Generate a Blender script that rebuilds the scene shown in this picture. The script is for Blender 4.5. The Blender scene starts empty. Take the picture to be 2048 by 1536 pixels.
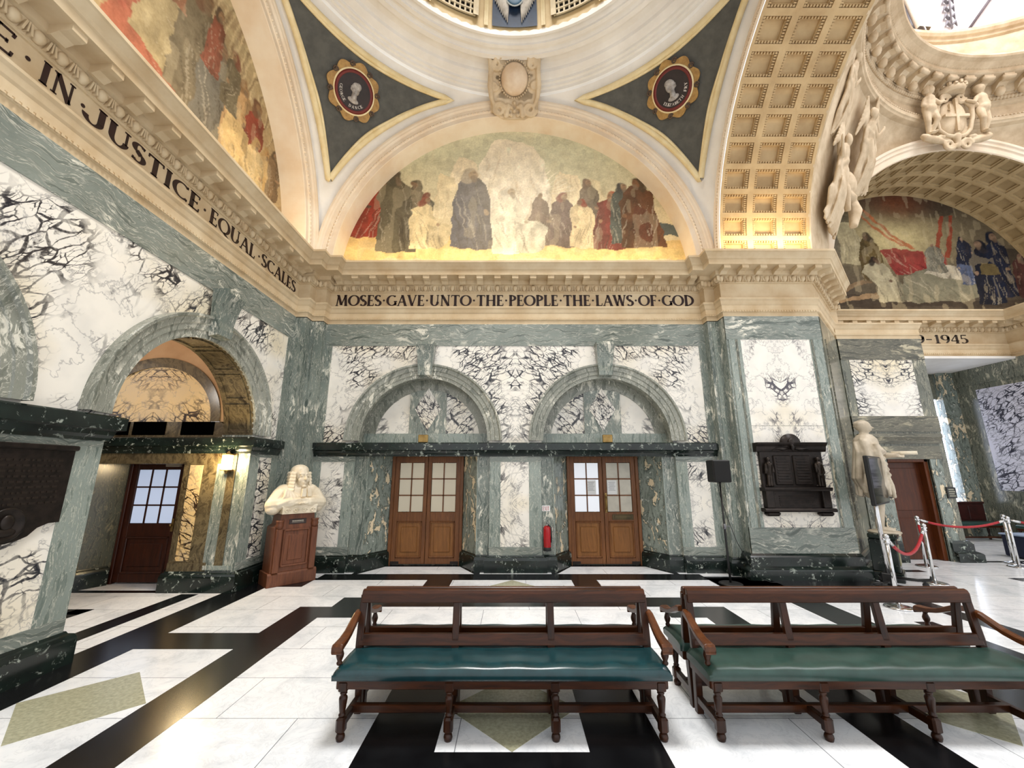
# Great marble hall: helpers and materials
import bpy, math, random
import numpy as np
from mathutils import Vector, Matrix, Euler
random.seed(7)
SC = bpy.context.scene
COL = SC.collection
PI = math.pi
R = math.radians
def V(*a): return Vector(a)

class MB:
    """collects geometry, then links it as ONE mesh object"""
    def __init__(s): s.v = []; s.f = []; s.m = []; s.sm = []
    def add(s, vs, fs, mat=0, smooth=False):
        b = len(s.v)
        s.v.extend([tuple(p) for p in vs])
        for f in fs:
            s.f.append(tuple(b + i for i in f)); s.m.append(mat); s.sm.append(smooth)
        return s
    def quad(s, a, b, c, d, mat=0): return s.add([a, b, c, d], [(0, 1, 2, 3)], mat)
    def box(s, x0, x1, y0, y1, z0, z1, mat=0, M=None):
        vs = [V(x, y, z) for z in (z0, z1) for y in (y0, y1) for x in (x0, x1)]
        if M is not None: vs = [M @ p for p in vs]
        return s.add(vs, [(0, 2, 3, 1), (4, 5, 7, 6), (0, 1, 5, 4), (2, 6, 7, 3), (0, 4, 6, 2), (1, 3, 7, 5)], mat)
    def cbox(s, x0, x1, y0, y1, z0, z1, c=.01, mat=0, M=None):
        """box with chamfered edges"""
        vs = []; c = min(c, abs(x1 - x0) * .45, abs(y1 - y0) * .45, abs(z1 - z0) * .45)
        pr = [(z0, c), (z0 + c, 0), (z1 - c, 0), (z1, c)]
        for z, i in pr:
            a0, a1, b0, b1 = x0 + i, x1 - i, y0 + i, y1 - i
            k = c if i == 0 else c * .4
            vs += [V(a0 + k, b0, z), V(a1 - k, b0, z), V(a1, b0 + k, z), V(a1, b1 - k, z), V(a1 - k, b1, z), V(a0 + k, b1, z), V(a0, b1 - k, z), V(a0, b0 + k, z)]
        if M is not None: vs = [M @ p for p in vs]
        fs = [tuple(range(7, -1, -1)), tuple(range(24, 32))]
        for r in range(3):
            for i in range(8):
                j = (i + 1) % 8
                fs.append((r * 8 + i, r * 8 + j, r * 8 + 8 + j, r * 8 + 8 + i))
        return s.add(vs, fs, mat)
    def prism(s, poly, t0, t1, f, mat=0, cap=True):
        """extrude a 2-D outline from t0 to t1; f(a, b, t) places it"""
        n = len(poly)
        vs = [f(a, b, t0) for a, b in poly] + [f(a, b, t1) for a, b in poly]
        fs = [(i, (i + 1) % n, n + (i + 1) % n, n + i) for i in range(n)]
        if cap: fs += [tuple(range(n - 1, -1, -1)), tuple(range(n, 2 * n))]
        return s.add(vs, fs, mat)
    def grid(s, rows, mat=0, smooth=True, closed=False, flip=False):
        n = len(rows[0]); vs = [p for r in rows for p in r]; fs = []
        for i in range(len(rows) - 1):
            for j in range(n if closed else n - 1):
                k = (j + 1) % n
                q = (i * n + j, i * n + k, i * n + n + k, i * n + n + j)
                fs.append(q[::-1] if flip else q)
        return s.add(vs, fs, mat, smooth)
    def lathe(s, prof, c=(0, 0, 0), n=24, a0=0, a1=2 * PI, mat=0, smooth=True, M=None, cap=True):
        full = abs(a1 - a0 - 2 * PI) < 1e-6
        k = n if full else n + 1
        rows = []
        for r, z in prof:
            row = [V(c[0] + r * math.cos(a0 + (a1 - a0) * i / n), c[1] + r * math.sin(a0 + (a1 - a0) * i / n), c[2] + z) for i in range(k)]
            rows.append([M @ p for p in row] if M is not None else row)
        s.grid(rows, mat, smooth, full)
        if cap and full:
            for row in (rows[0], rows[-1]): s.add(row, [tuple(range(len(row)))], mat)
        return s
    def tube(s, pts, r, n=8, mat=0, smooth=True, cap=True):
        pts = [Vector(p) for p in pts]; rows = []; up = None
        for i, p in enumerate(pts):
            d = (pts[min(i + 1, len(pts) - 1)] - pts[max(i - 1, 0)]).normalized()
            if up is None: up = V(0, 0, 1) if abs(d.z) < .9 else V(1, 0, 0)
            x = d.cross(up).normalized(); y = x.cross(d); up = y
            rr = r[i] if isinstance(r, (list, tuple)) else r
            rows.append([p + (x * math.cos(2 * PI * k / n) + y * math.sin(2 * PI * k / n)) * rr for k in range(n)])
        s.grid(rows, mat, smooth, True)
        if cap:
            s.add(rows[0], [tuple(range(n - 1, -1, -1))], mat); s.add(rows[-1], [tuple(range(n))], mat)
        return s
    def ell(s, c, r, rot=None, mat=0, nu=12, nv=8):
        rows = []
        Mx = Euler(rot).to_matrix() if rot else Matrix.Identity(3)
        for j in range(nv + 1):
            t = PI * j / nv; q = max(math.sin(t), .02)
            rows.append([V(*c) + Mx @ V(r[0] * q * math.cos(2 * PI * i / nu), r[1] * q * math.sin(2 * PI * i / nu), -r[2] * math.cos(t)) for i in range(nu)])
        s.grid(rows, mat, True, True)
        s.add(rows[0], [tuple(range(nu - 1, -1, -1))], mat); s.add(rows[-1], [tuple(range(nu))], mat)
        return s
    def cap(s, a, b, ra, rb, mat=0, n=10):
        """tapered capsule"""
        a, b = Vector(a), Vector(b); d = (b - a).normalized()
        pts = []; rs = []
        for t in (-1, -.8, -.4): pts.append(a + d * ra * t); rs.append(ra * math.sqrt(max(1 - t * t, .003)))
        for k in range(4): pts.append(a.lerp(b, k / 3)); rs.append(ra + (rb - ra) * k / 3)
        for t in (.4, .8, 1): pts.append(b + d * rb * t); rs.append(rb * math.sqrt(max(1 - t * t, .003)))
        return s.tube(pts, rs, n, mat)
    def sweep(s, path, prof, mat=0, closed=False, caps=True, left=False):
        """profile (d, z) carried along a plan path with mitred corners; d points to the right of travel"""
        P = [Vector((p[0], p[1])) for p in path]; n = len(P); rows = []
        def nrm(a, b):
            d = (b - a).normalized(); return Vector((d.y, -d.x)) * (-1 if left else 1)
        for i in range(n):
            if i == 0: o = nrm(P[0], P[1])
            elif i == n - 1: o = nrm(P[-2], P[-1])
            else:
                n1, n2 = nrm(P[i - 1], P[i]), nrm(P[i], P[i + 1]); o = (n1 + n2) / max(.2, 1 + n1.dot(n2))
            rows.append([V(P[i].x + o.x * d, P[i].y + o.y * d, z) for d, z in prof])
        s.grid(rows, mat, False)
        if caps:
            k = len(prof); s.add(rows[0], [tuple(range(k))], mat); s.add(rows[-1], [tuple(range(k - 1, -1, -1))], mat)
        return s
    def build(s, name, mats, parent=None, label=None, cat=None, kind=None, group=None, loc=None, rot=None, fix=True):
        me = bpy.data.meshes.new(name)
        me.from_pydata(s.v, [], s.f)
        if not isinstance(mats, (list, tuple)): mats = [mats]
        for m in mats: me.materials.append(m)
        me.polygons.foreach_set('material_index', s.m); me.polygons.foreach_set('use_smooth', s.sm)
        me.update()
        if fix:
            import bmesh
            bm = bmesh.new(); bm.from_mesh(me); bmesh.ops.remove_doubles(bm, verts=bm.verts, dist=1e-5)
            bmesh.ops.recalc_face_normals(bm, faces=bm.faces); bm.to_mesh(me); bm.free()
        o = bpy.data.objects.new(name, me); COL.objects.link(o)
        if parent: o.parent = parent
        if loc: o.location = loc
        if rot: o.rotation_euler = rot
        return tag(o, label, cat, kind, group)

def tag(o, label=None, cat=None, kind=None, group=None):
    if label: o['label'] = label
    if cat: o['category'] = cat
    if kind: o['kind'] = kind
    if group: o['group'] = group
    return o
def thing(name, label, cat, loc=(0, 0, 0), rot=(0, 0, 0), group=None):
    o = bpy.data.objects.new(name, None); o.empty_display_size = .1; COL.objects.link(o)
    o.location = loc; o.rotation_euler = rot
    return tag(o, label, cat, None, group)
def dup(root, loc, rotz, label):
    """a copy of a thing with copies of its parts and sub-parts"""
    def cp(o, par):
        c = o.copy(); COL.objects.link(c); c.parent = par
        for ch in list(o.children): cp(ch, c)
        return c
    r = cp(root, None); r.location = loc; r.rotation_euler = (0, 0, rotz); r['label'] = label
    return r
def bevel(o, w=.008, seg=2):
    b = o.modifiers.new('Bevel', 'BEVEL'); b.width = w; b.segments = seg; b.limit_method = 'ANGLE'; b.angle_limit = R(40); return o
def sculpt(o, vox=.02, it=4):
    """fuse overlapping volumes into one continuous carved surface"""
    r = o.modifiers.new('Remesh', 'REMESH'); r.mode = 'VOXEL'; r.voxel_size = vox; r.use_smooth_shade = True
    m = o.modifiers.new('Smooth', 'SMOOTH'); m.factor = .5; m.iterations = it
    return o

# ------------------------------------------------------------------ materials
def lin(h):
    h = h.lstrip('#'); c = [int(h[i:i + 2], 16) / 255 for i in (0, 2, 4)]
    return tuple((x / 12.92 if x <= .04045 else ((x + .055) / 1.055) ** 2.4) for x in c) + (1,)
class NT:
    def __init__(s, name, rough=.5, spec=.5, metal=0):
        s.mat = bpy.data.materials.new(name); s.mat.use_nodes = True
        s.t = s.mat.node_tree; s.b = s.t.nodes['Principled BSDF']
        s.b.inputs['Roughness'].default_value = rough; s.b.inputs['Specular IOR Level'].default_value = spec
        s.b.inputs['Metallic'].default_value = metal
        s.co = None
    def n(s, typ, **kw):
        x = s.t.nodes.new('ShaderNode' + typ)
        for k, v in kw.items():
            if k.startswith('i_'):
                x.inputs[k[2:].replace('_', ' ')].default_value = v
            else: setattr(x, k, v)
        return x
    def l(s, a, b): s.t.links.new(a, b); return s
    def coord(s, scale=(1, 1, 1), rot=(0, 0, 0), loc=(0, 0, 0), mirror=None):
        tc = s.n('TexCoord'); o = tc.outputs['Object']
        if mirror is not None:
            sx = s.n('SeparateXYZ'); s.l(o, sx.inputs[0]); cb = s.n('CombineXYZ')
            ax, c0 = mirror
            for k in range(3):
                if k == ax:
                    a = s.n('Math', operation='SUBTRACT'); s.l(sx.outputs[k], a.inputs[0]); a.inputs[1].default_value = c0
                    b = s.n('Math', operation='ABSOLUTE'); s.l(a.outputs[0], b.inputs[0]); s.l(b.outputs[0], cb.inputs[k])
                else: s.l(sx.outputs[k], cb.inputs[k])
            o = cb.outputs[0]
        m = s.n('Mapping'); m.inputs['Scale'].default_value = scale; m.inputs['Rotation'].default_value = rot; m.inputs['Location'].default_value = loc
        s.l(o, m.inputs[0]); return m.outputs[0]
    def noise(s, co, scale, detail=4, rough=.5, dist=0):
        x = s.n('TexNoise'); s.l(co, x.inputs['Vector'])
        x.inputs['Scale'].default_value = scale; x.inputs['Detail'].default_value = detail; x.inputs['Roughness'].default_value = rough; x.inputs['Distortion'].default_value = dist
        return x
    def warp(s, co, scale, amt, detail=3):
        x = s.noise(co, scale, detail)
        a = s.n('VectorMath', operation='SUBTRACT'); s.l(x.outputs['Color'], a.inputs[0]); a.inputs[1].default_value = (.5, .5, .5)
        b = s.n('VectorMath', operation='SCALE'); s.l(a.outputs[0], b.inputs[0]); b.inputs['Scale'].default_value = amt
        c = s.n('VectorMath', operation='ADD'); s.l(co, c.inputs[0]); s.l(b.outputs[0], c.inputs[1])
        return c.outputs[0]
    def ramp(s, fac, stops, interp='LINEAR'):
        r = s.n('ValToRGB'); r.color_ramp.interpolation = interp; e = r.color_ramp.elements
        while len(e) < len(stops): e.new(.5)
        for i, (p, c) in enumerate(stops):
            e[i].position = p; e[i].color = c if isinstance(c, tuple) else ((c, c, c, 1) if not isinstance(c, str) else lin(c))
        s.l(fac, r.inputs[0]); return r.outputs[0]
    def mix(s, fac, a, b, blend='MIX'):
        m = s.n('Mix', data_type='RGBA', blend_type=blend)
        if isinstance(fac, (int, float)): m.inputs[0].default_value = fac
        else: s.l(fac, m.inputs[0])
        for k, x in ((6, a), (7, b)):
            if isinstance(x, str): m.inputs[k].default_value = lin(x)
            elif isinstance(x, tuple): m.inputs[k].default_value = x
            else: s.l(x, m.inputs[k])
        return m.outputs[2]
    def mul(s, a, b):
        m = s.n('Math', operation='MULTIPLY'); s.l(a, m.inputs[0])
        if isinstance(b, (int, float)): m.inputs[1].default_value = b
        else: s.l(b, m.inputs[1])
        return m.outputs[0]
    def bump(s, h, st=.2, d=.01):
        b = s.n('Bump'); b.inputs['Strength'].default_value = st; b.inputs['Distance'].default_value = d
        s.l(h, b.inputs['Height']); s.l(b.outputs[0], s.b.inputs['Normal'])
    def done(s, c):
        if isinstance(c, str): s.b.inputs['Base Color'].default_value = lin(c)
        else: s.l(c, s.b.inputs['Base Color'])
        return s.mat

def breccia(name, mirror=None, base='#f4efe4', tint='#e8d8b2', vein='#23252e', scale=1.0, dens=.5, tilt=(0, R(-35), 0), rough=.2, loc=(0, 0, 0)):
    """pale marble shot through with dark broken veins"""
    m = NT(name, rough, .5)
    c0 = m.coord(mirror=mirror, rot=tilt, loc=loc)
    c = m.warp(c0, 1.3, .34)
    c = m.warp(c, 5, .07)
    st = m.n('Mapping'); st.inputs['Scale'].default_value = (3.0 * scale, 3.0 * scale, 8.5 * scale); m.l(c, st.inputs[0])
    vo = m.n('TexVoronoi', feature='DISTANCE_TO_EDGE'); m.l(st.outputs[0], vo.inputs['Vector']); vo.inputs['Scale'].default_value = 1.25
    v2 = m.n('TexVoronoi', feature='DISTANCE_TO_EDGE'); m.l(st.outputs[0], v2.inputs['Vector']); v2.inputs['Scale'].default_value = 2.9
    band = m.noise(c0, .95 * scale, 3, .55, .8)
    bm = m.ramp(band.outputs[0], [(dens - .06, 0.0), (dens + .05, 1.0)])
    fine = m.noise(c0, 6 * scale, 4, .6)
    wide = m.noise(c0, 4.2 * scale, 4, .65)
    def thick(vn, lo, hi):
        d = m.n('Math', operation='DIVIDE'); m.l(vn.outputs['Distance'], d.inputs[0]); m.l(m.ramp(wide.outputs[0], [(.36, lo), (.62, hi)]), d.inputs[1]); return d.outputs[0]
    k1 = m.ramp(thick(vo, .22, 1.0), [(.0, 1.0), (.075, .9), (.11, 0.0)])
    k2 = m.ramp(thick(v2, .2, 1.0), [(.0, 1.0), (.07, .8), (.12, 0.0)])
    km = m.mul(m.ramp(fine.outputs[0], [(.33, .5), (.47, 1.0)]), bm)
    a = m.mul(k1, km); b = m.mul(k2, m.mul(m.ramp(fine.outputs[0], [(.45, 0.0), (.53, 1.0)]), bm))
    hair = m.noise(c, 2.2 * scale, 6, .6)
    hv = m.ramp(hair.outputs[0], [(.482, 0.0), (.495, .55), (.508, 0.0)])
    tn = m.noise(c0, .9, 2)
    col = m.mix(m.ramp(tn.outputs[0], [(.48, 0.0), (.72, .75)]), base, tint)
    cl = m.noise(c0, 3.2, 4); col = m.mix(m.ramp(cl.outputs[0], [(.4, 0.0), (.75, .22)]), col, '#9ba0a6')
    col = m.mix(hv, col, '#77767a'); col = m.mix(a, col, vein); col = m.mix(b, col, vein)
    return m.done(col)

def cipollino(name, grain='v', dark='#535c56', light='#8d958d', fleck='#dedbcc', amount=.6, rough=.22, scale=1.0, wave=.3, loc=(0, 0, 0)):
    """grey green marble with long grain and pale flecks"""
    m = NT(name, rough, .5)
    sc = {'v': (9, 9, .75), 'h': (.75, .75, 9), 'd': (6, 6, 1.2)}[grain]
    c0 = m.coord(loc=loc)
    c = m.warp(c0, 1.6 * scale, wave, 4)
    mp = m.n('Mapping'); mp.inputs['Scale'].default_value = tuple(x * scale for x in sc); m.l(c, mp.inputs[0])
    g = m.noise(mp.outputs[0], 1.6, 6, .62)
    col = m.ramp(g.outputs[0], [(.28, dark), (.5, light), (.68, dark), (.8, light)])
    big = m.noise(c0, 1.1, 3); col = m.mix(m.ramp(big.outputs[0], [(.35, 0.0), (.7, .55)]), col, dark)
    mp2 = m.n('Mapping'); mp2.inputs['Scale'].default_value = tuple(x ** .55 * scale for x in sc); m.l(c, mp2.inputs[0])
    f = m.noise(mp2.outputs[0], 3.4, 7, .72, .6)
    area = m.noise(c0, 1.7, 3)
    fm = m.mul(m.ramp(f.outputs[0], [(.53, 0.0), (.58, 1.0)]), m.ramp(area.outputs[0], [(.64 - amount * .3, 0.0), (.72 - amount * .24, 1.0)]))
    th = m.ramp(g.outputs[0], [(.42, 0.0), (.435, .7), (.45, 0.0), (.55, 0.0), (.56, .55), (.575, 0.0)])
    col = m.mix(th, col, fleck); col = m.mix(fm, col, fleck)
    return m.done(col)

def dark_serpentine(name, base='#0d1412', mid='#1b2722', fleck='#a9b1a6', rough=.18):
    m = NT(name, rough, .5); c0 = m.coord(); c = m.warp(c0, 4, .15)
    n1 = m.noise(c, 4.5, 6, .65); col = m.ramp(n1.outputs[0], [(.35, base), (.62, mid), (.72, base)])
    n2 = m.noise(c, 13, 5, .7, .4); n3 = m.noise(c0, 2.3, 2)
    k = m.mul(m.ramp(n2.outputs[0], [(.585, 0.0), (.65, 1.0)]), m.ramp(n3.outputs[0], [(.38, 0.0), (.52, 1.0)]))
    return m.done(m.mix(k, col, fleck))

def carrara(name, joints=(1.16, .58), rough=.16):
    """white floor slabs with soft grey clouding and thin joints"""
    m = NT(name, rough, .5); c0 = m.coord(rot=(0, 0, R(12))); c = m.warp(c0, 1.5, .5)
    n1 = m.noise(c, 2.2, 8, .65, .5); col = m.ramp(n1.outputs[0], [(.3, '#d3d7db'), (.5, '#eef0f2'), (.75, '#f8f8f7')])
    n2 = m.noise(c, 5.5, 8, .7, 1.2); v = m.ramp(n2.outputs[0], [(.47, 0.0), (.5, .22), (.53, 0.0)])
    col = m.mix(v, col, '#9aa0a8')
    if joints:
        b = m.n('TexBrick', offset=.5); m.l(m.coord(loc=(.36, .18, 0)), b.inputs['Vector'])
        b.inputs['Scale'].default_value = 1; b.inputs['Mortar Size'].default_value = .0028; b.inputs['Mortar Smooth'].default_value = 0
        b.inputs['Brick Width'].default_value = joints[0]; b.inputs['Row Height'].default_value = joints[1]
        b.inputs['Color1'].default_value = (1, 1, 1, 1); b.inputs['Color2'].default_value = (.93, .935, .94, 1); b.inputs['Mortar'].default_value = (.22, .23, .25, 1)
        col = m.mix(1.0, col, b.outputs['Color'], 'MULTIPLY')
    return m.done(col)

def simple(name, col, rough=.5, metal=0, spec=.5, var=.12, scale=6, bump=0, dark=None, detail=4):
    m = NT(name, rough, spec, metal); c0 = m.coord(); n = m.noise(c0, scale, detail, .6)
    d = lin(dark) if dark else tuple(x * (1 - var * 2.2) for x in lin(col)[:3]) + (1,)
    c = m.ramp(n.outputs[0], [(.3, d), (.65, lin(col))])
    if bump: m.bump(n.outputs[0], bump, .01)
    return m.done(c)

def wood(name, light, dark, axis='z', rough=.35, scale=1.0):
    m = NT(name, rough, .32); s = {'x': (1, 14, 14), 'y': (14, 1, 14), 'z': (14, 14, 1)}[axis]
    c = m.warp(m.coord(), 2, .12); mp = m.n('Mapping'); mp.inputs['Scale'].default_value = tuple(x * scale for x in s); m.l(c, mp.inputs[0])
    g = m.noise(mp.outputs[0], 2.2, 6, .65, .3); big = m.noise(m.coord(), 1.6, 3)
    col = m.ramp(g.outputs[0], [(.3, dark), (.7, light)]); col = m.mix(m.ramp(big.outputs[0], [(.3, 0.0), (.75, .45)]), col, dark)
    m.bump(g.outputs[0], .08, .004)
    return m.done(col)

def emis(name, col, st):
    m = NT(name, .4); m.b.inputs['Emission Color'].default_value = lin(col); m.b.inputs['Emission Strength'].default_value = st
    return m.done(col)

W_BACK = breccia('white_breccia_back', (0, .065), dens=.475)
W_BACK2 = breccia('white_breccia_low', (2, 1.16), dens=.49, tilt=(0, R(40), 0), loc=(3, 0, 1))
W_LEFT = breccia('white_breccia_left', None, dens=.485, tilt=(R(-48), 0, 0), scale=.9, loc=(0, 1.35, .6))
W_PIER = breccia('white_breccia_pier', (0, 4.9), dens=.56, vein='#4a4750', tilt=(0, R(55), 0), loc=(1.2, 0, .5))
W_FAR = breccia('white_breccia_far', (0, 8.15), dens=.5, tilt=(0, R(20), 0), loc=(4, 2, 2))
W_WARM = breccia('honey_breccia', (0, -5.77), base='#dcc08a', tint='#cfa768', vein='#2a1a12', dens=.44, loc=(2.2, 0, 1))
W_SIDE = breccia('lilac_breccia', None, base='#dad8e2', tint='#cfcad6', vein='#33333f', dens=.45, tilt=(R(30), 0, 0))
G_V = cipollino('green_marble_upright', 'v', dark='#4c5751', light='#858e86', amount=.56)
G_H = cipollino('green_marble_level', 'h', amount=.35, wave=.45)
G_P = cipollino('green_marble_plain', 'v', dark='#636f68', light='#959f97', amount=.12)
G_A = cipollino('green_marble_arch', 'd', dark='#62665c', light='#9a9c90', amount=.5, wave=.5)
def patch_marble(name, dark='#4b554f', light='#8b948b', patch='#dccbaa'):
    """green upright grain with large pale broken patches"""
    m = NT(name, .22, .5); c0 = m.coord(); c = m.warp(c0, 2.2, .35, 4)
    mp = m.n('Mapping'); mp.inputs['Scale'].default_value = (8, 8, .8); m.l(c, mp.inputs[0]); g = m.noise(mp.outputs[0], 1.6, 6, .62)
    col = m.ramp(g.outputs[0], [(.3, dark), (.52, light), (.7, dark)])
    mq = m.n('Mapping'); mq.inputs['Scale'].default_value = (5.5, 5.5, 2.2); m.l(c, mq.inputs[0]); f = m.noise(mq.outputs[0], 1.5, 5, .62, .5)
    core = m.ramp(f.outputs[0], [(.565, 0.0), (.585, 1.0)]); rim = m.ramp(f.outputs[0], [(.5, 0.0), (.56, .8), (.575, 0.0)])
    col = m.mix(rim, col, '#323a36'); col = m.mix(core, col, patch)
    sp = m.noise(c, 9, 6, .7); col = m.mix(m.mul(m.ramp(sp.outputs[0], [(.6, 0.0), (.64, .9)]), m.ramp(f.outputs[0], [(.42, 0.0), (.5, 1.0)])), col, '#d9dbd2')
    return m.done(col)
G_J = patch_marble('green_marble_jamb')
W_DIA = breccia('white_breccia_lozenge', None, dens=.36, scale=1.6, tilt=(0, R(-50), 0), loc=(.3, 0, .2))
SPLAY = cipollino('dark_splay_stone', 'v', dark='#34362f', light='#55574c', fleck='#8d8468', amount=.2)
G_R = cipollino('olive_marble', 'v', dark='#40433b', light='#777a6d', fleck='#bdb7a0', amount=.55)
G_RH = cipollino('olive_marble_level', 'h', dark='#3d3d33', light='#716f60', fleck='#b4ab90', amount=.4)
ONYX = cipollino('brown_onyx', 'd', dark='#2b2419', light='#776a4d', fleck='#3a2d1c', amount=.3, wave=.8)
SERP = dark_serpentine('dark_serpentine')
FL_W = carrara('floor_white_marble'); FL_W2 = carrara('threshold_marble', (2.0, 4.0))
FL_B = simple('floor_black_slate', '#141517', .22, spec=.5, dark='#0a0a0c', scale=5)
FL_K = simple('floor_khaki_marble', '#b0ae93', .25, dark='#8f8f76', scale=38, detail=8)
STONE = simple('buff_stone', '#d8c5a4', .62, dark='#c2a882', scale=2.2, spec=.3)
STONE_P = simple('pale_stone', '#e9dcc8', .6, dark='#dcc5a8', scale=1.4, spec=.3)
STONE_C = simple('carved_stone', '#d9c7aa', .7, dark='#b9a384', scale=3, spec=.25)
COFF = simple('coffer_stone', '#c8ad82', .65, dark='#b0936a', scale=2, spec=.25)
PLAST = simple('white_plaster', '#efece6', .75, dark='#dfdad2', scale=1.3, spec=.25)
PLAST_P = simple('pink_plaster', '#e2cfc4', .75, dark='#d6bfb2', scale=1.3, spec=.2)
PLAST_T = simple('tan_plaster', '#bd9d78', .75, dark='#a78560', scale=1.6, spec=.2)
GILT = simple('ochre_moulding', '#e8d9b0', .55, dark='#d8c391', scale=4, spec=.3)
GREYP = simple('grey_painted_panel', '#5a5a55', .6, dark='#4a4a47', scale=6, spec=.3)
BLACK = simple('black_matt', '#0b0b0c', .5, dark='#070707')
INK = simple('painted_letter', '#2a0f10', .5, dark='#1c0a0b')
OAK = wood('door_oak', '#885831', '#5c371d', 'z', .35)
OAKP = wood('door_panel_oak', '#9a6836', '#704722', 'z', .35)
OAK_D = wood('dark_door_wood', '#4a2313', '#2a120a', 'z', .35)
PED = wood('pedestal_oak', '#7d4d34', '#523020', 'z', .38)
BENCH_W = wood('bench_mahogany', '#52290f', '#1d0d05', 'x', .28)
BENCH_V = wood('bench_mahogany_upright', '#46230d', '#190b05', 'z', .3)
BENCH_A = wood('bench_arm_worn', '#6e3f1e', '#3a1d0c', 'y', .3)
LEATHER = simple('green_leather', '#153b40', .24, dark='#0f2e32', scale=9, spec=.5)
LEATHER2 = simple('worn_green_leather', '#28443d', .36, dark='#1e362f', scale=9, spec=.5)
BRONZE = simple('dark_bronze', '#2c241f', .42, metal=.55, dark='#1a1512', scale=14, bump=.15)
BRASS = simple('brass', '#a68a55', .32, metal=.8, dark='#84693c', scale=10)
CHROME = simple('chrome', '#d8d8d8', .12, metal=1, dark='#bcbcbc', scale=3)
RED = simple('red_velvet', '#b0121f', .5, dark='#8a0c17', scale=20)
REDP = simple('red_enamel', '#b3121b', .25, dark='#9c0e17', scale=4)
WHITEM = simple('statue_marble', '#eadfc8', .45, dark='#d6c6a8', scale=5)
WHITEM2 = simple('grey_statue_marble', '#c9bda8', .5, dark='#a99c86', scale=5)
PAPER = simple('white_paper', '#e9e9e6', .7, dark='#dedede', scale=5)
RUBBER = simple('rubber', '#17171a', .6, dark='#0f0f10')
SCREEN = simple('screen_glass', '#050608', .08, dark='#030304', scale=2)
# ------------------------------------------------------------------ the setting
XL, YB, PF = -4.12, 7.6, 7.18          # left wall, back wall and pier fronts
CX, CY, HA, ZS = .05, 3.25, 3.95, 5.6  # centre, half side and springing of the domed bay
CB = (-1.66, 1.785)                     # arch centres on the back wall
CLW = (5.25, 1.85)                      # arch centres on the left wall
ZA = 2.29                               # springing of the small arches
GLASS_F = emis('frosted_glass_warm', '#c4bba6', .1); GLASS_F.node_tree.nodes['Principled BSDF'].inputs['Roughness'].default_value = .35  # weak glow in the door panes stands in for lit rooms behind
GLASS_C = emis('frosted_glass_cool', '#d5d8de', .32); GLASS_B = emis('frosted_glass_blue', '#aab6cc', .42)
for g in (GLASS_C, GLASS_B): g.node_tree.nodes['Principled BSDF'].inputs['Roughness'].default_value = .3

def struct(name, mb, mats, label, cat='wall'):
    return mb.build(name, mats, None, label, cat, 'structure')

def arch_fill(mb, P, u0, u1, z0, z1, arches, mat, n=28):
    """flat wall u0..u1, z0..z1 with round-headed openings (cu, r, zs); P(u, z) places it"""
    us = {u0, u1}
    for cu, r, zs in arches:
        for i in range(n + 1): us.add(cu - r * math.cos(PI * i / n))
    us = sorted(u for u in us if u0 - 1e-6 <= u <= u1 + 1e-6)
    def low(u, side):
        for cu, r, zs in arches:
            if cu - r - 1e-6 <= u <= cu + r + 1e-6 and cu - r < u + side * 1e-4 < cu + r:
                return max(z0, zs + math.sqrt(max(r * r - (u - cu) ** 2, 0)))
        return z0
    for a, b in zip(us[:-1], us[1:]):
        if b - a < 1e-5: continue
        mb.quad(P(a, low(a, 1)), P(b, low(b, -1)), P(b, z1), P(a, z1), mat)
def arch_ring(mb, P, cu, zc, prof, mat, n=40, a0=0, a1=PI, smooth=False):
    """profile (r, e) swept round an arch; P(u, z, e) places it, e = projection"""
    rows = []
    for i in range(n + 1):
        t = a0 + (a1 - a0) * i / n
        rows.append([P(cu - r * math.cos(t), zc + r * math.sin(t), e) for r, e in prof])
    mb.grid(rows, mat, smooth)
PB = lambda u, z, e=0: V(u, YB - e, z)
PL = lambda u, z, e=0: V(XL + e, u, z)

# floor: white slabs, inlaid black bands and khaki lozenges
fl = MB(); fl.box(-9, 19, -9, 13, -.2, 0, 0)
def inlay(x0, x1, y0, y1, m=1, h=.0012): fl.box(x0, x1, y0, y1, -.01, h, m)
for s in (-1, 1):
    q = lambda a, b, y0, y1: inlay(min(s * a, s * b), max(s * a, s * b), y0, y1)
    q(.485, .965, 2.0, 4.4)                # bands beside the central lozenge
    q(2.345, 2.755, -3, 5.74); q(1.92, 2.345, 5.335, 5.74); q(1.92, 2.345, 5.74, 6.14)
    q(.965, 1.375, 6.14, 7.08)             # links to the wall border
    q(3.745, 4.2, -3, 7.2); q(2.755, 3.745, 4.45, 4.86)
    q(3.22, 3.745, 6.68, 7.2)
inlay(-.485, .485, 2.0, 2.945); inlay(-.485, .485, 3.91, 4.4)
inlay(-1.92, 1.92, 5.74, 6.14); inlay(-3.22, 3.22, 7.08, 7.47)
def lozenge(cx, cy, r): fl.prism([(cx - r, cy), (cx, cy - r), (cx + r, cy), (cx, cy + r)], -.01, .0018, lambda a, b, t: V(a, b, t), 2)
lozenge(0, 3.428, .482); lozenge(0, 6.6, .47); lozenge(-3.255, 3.49, .49); lozenge(3.255, 3.49, .49)
for y in (1.0, -1.5):
    for s in (-1, 1): lozenge(s * 3.255, y, .49)
# white threshold trapeziums before the doors on a black ground
for c in CB:
    inlay(c - 1.1, c + 1.1, 7.4, 8.2, 1, .0011)
    fl.prism([(c - 1.0, 7.475), (c + 1.0, 7.475), (c + .69, 8.03), (c - .69, 8.03)], -.01, .0022, lambda a, b, t: V(a, b, t), 3)
inlay(3.2, 5.9, 6.68, 7.3)
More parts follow.
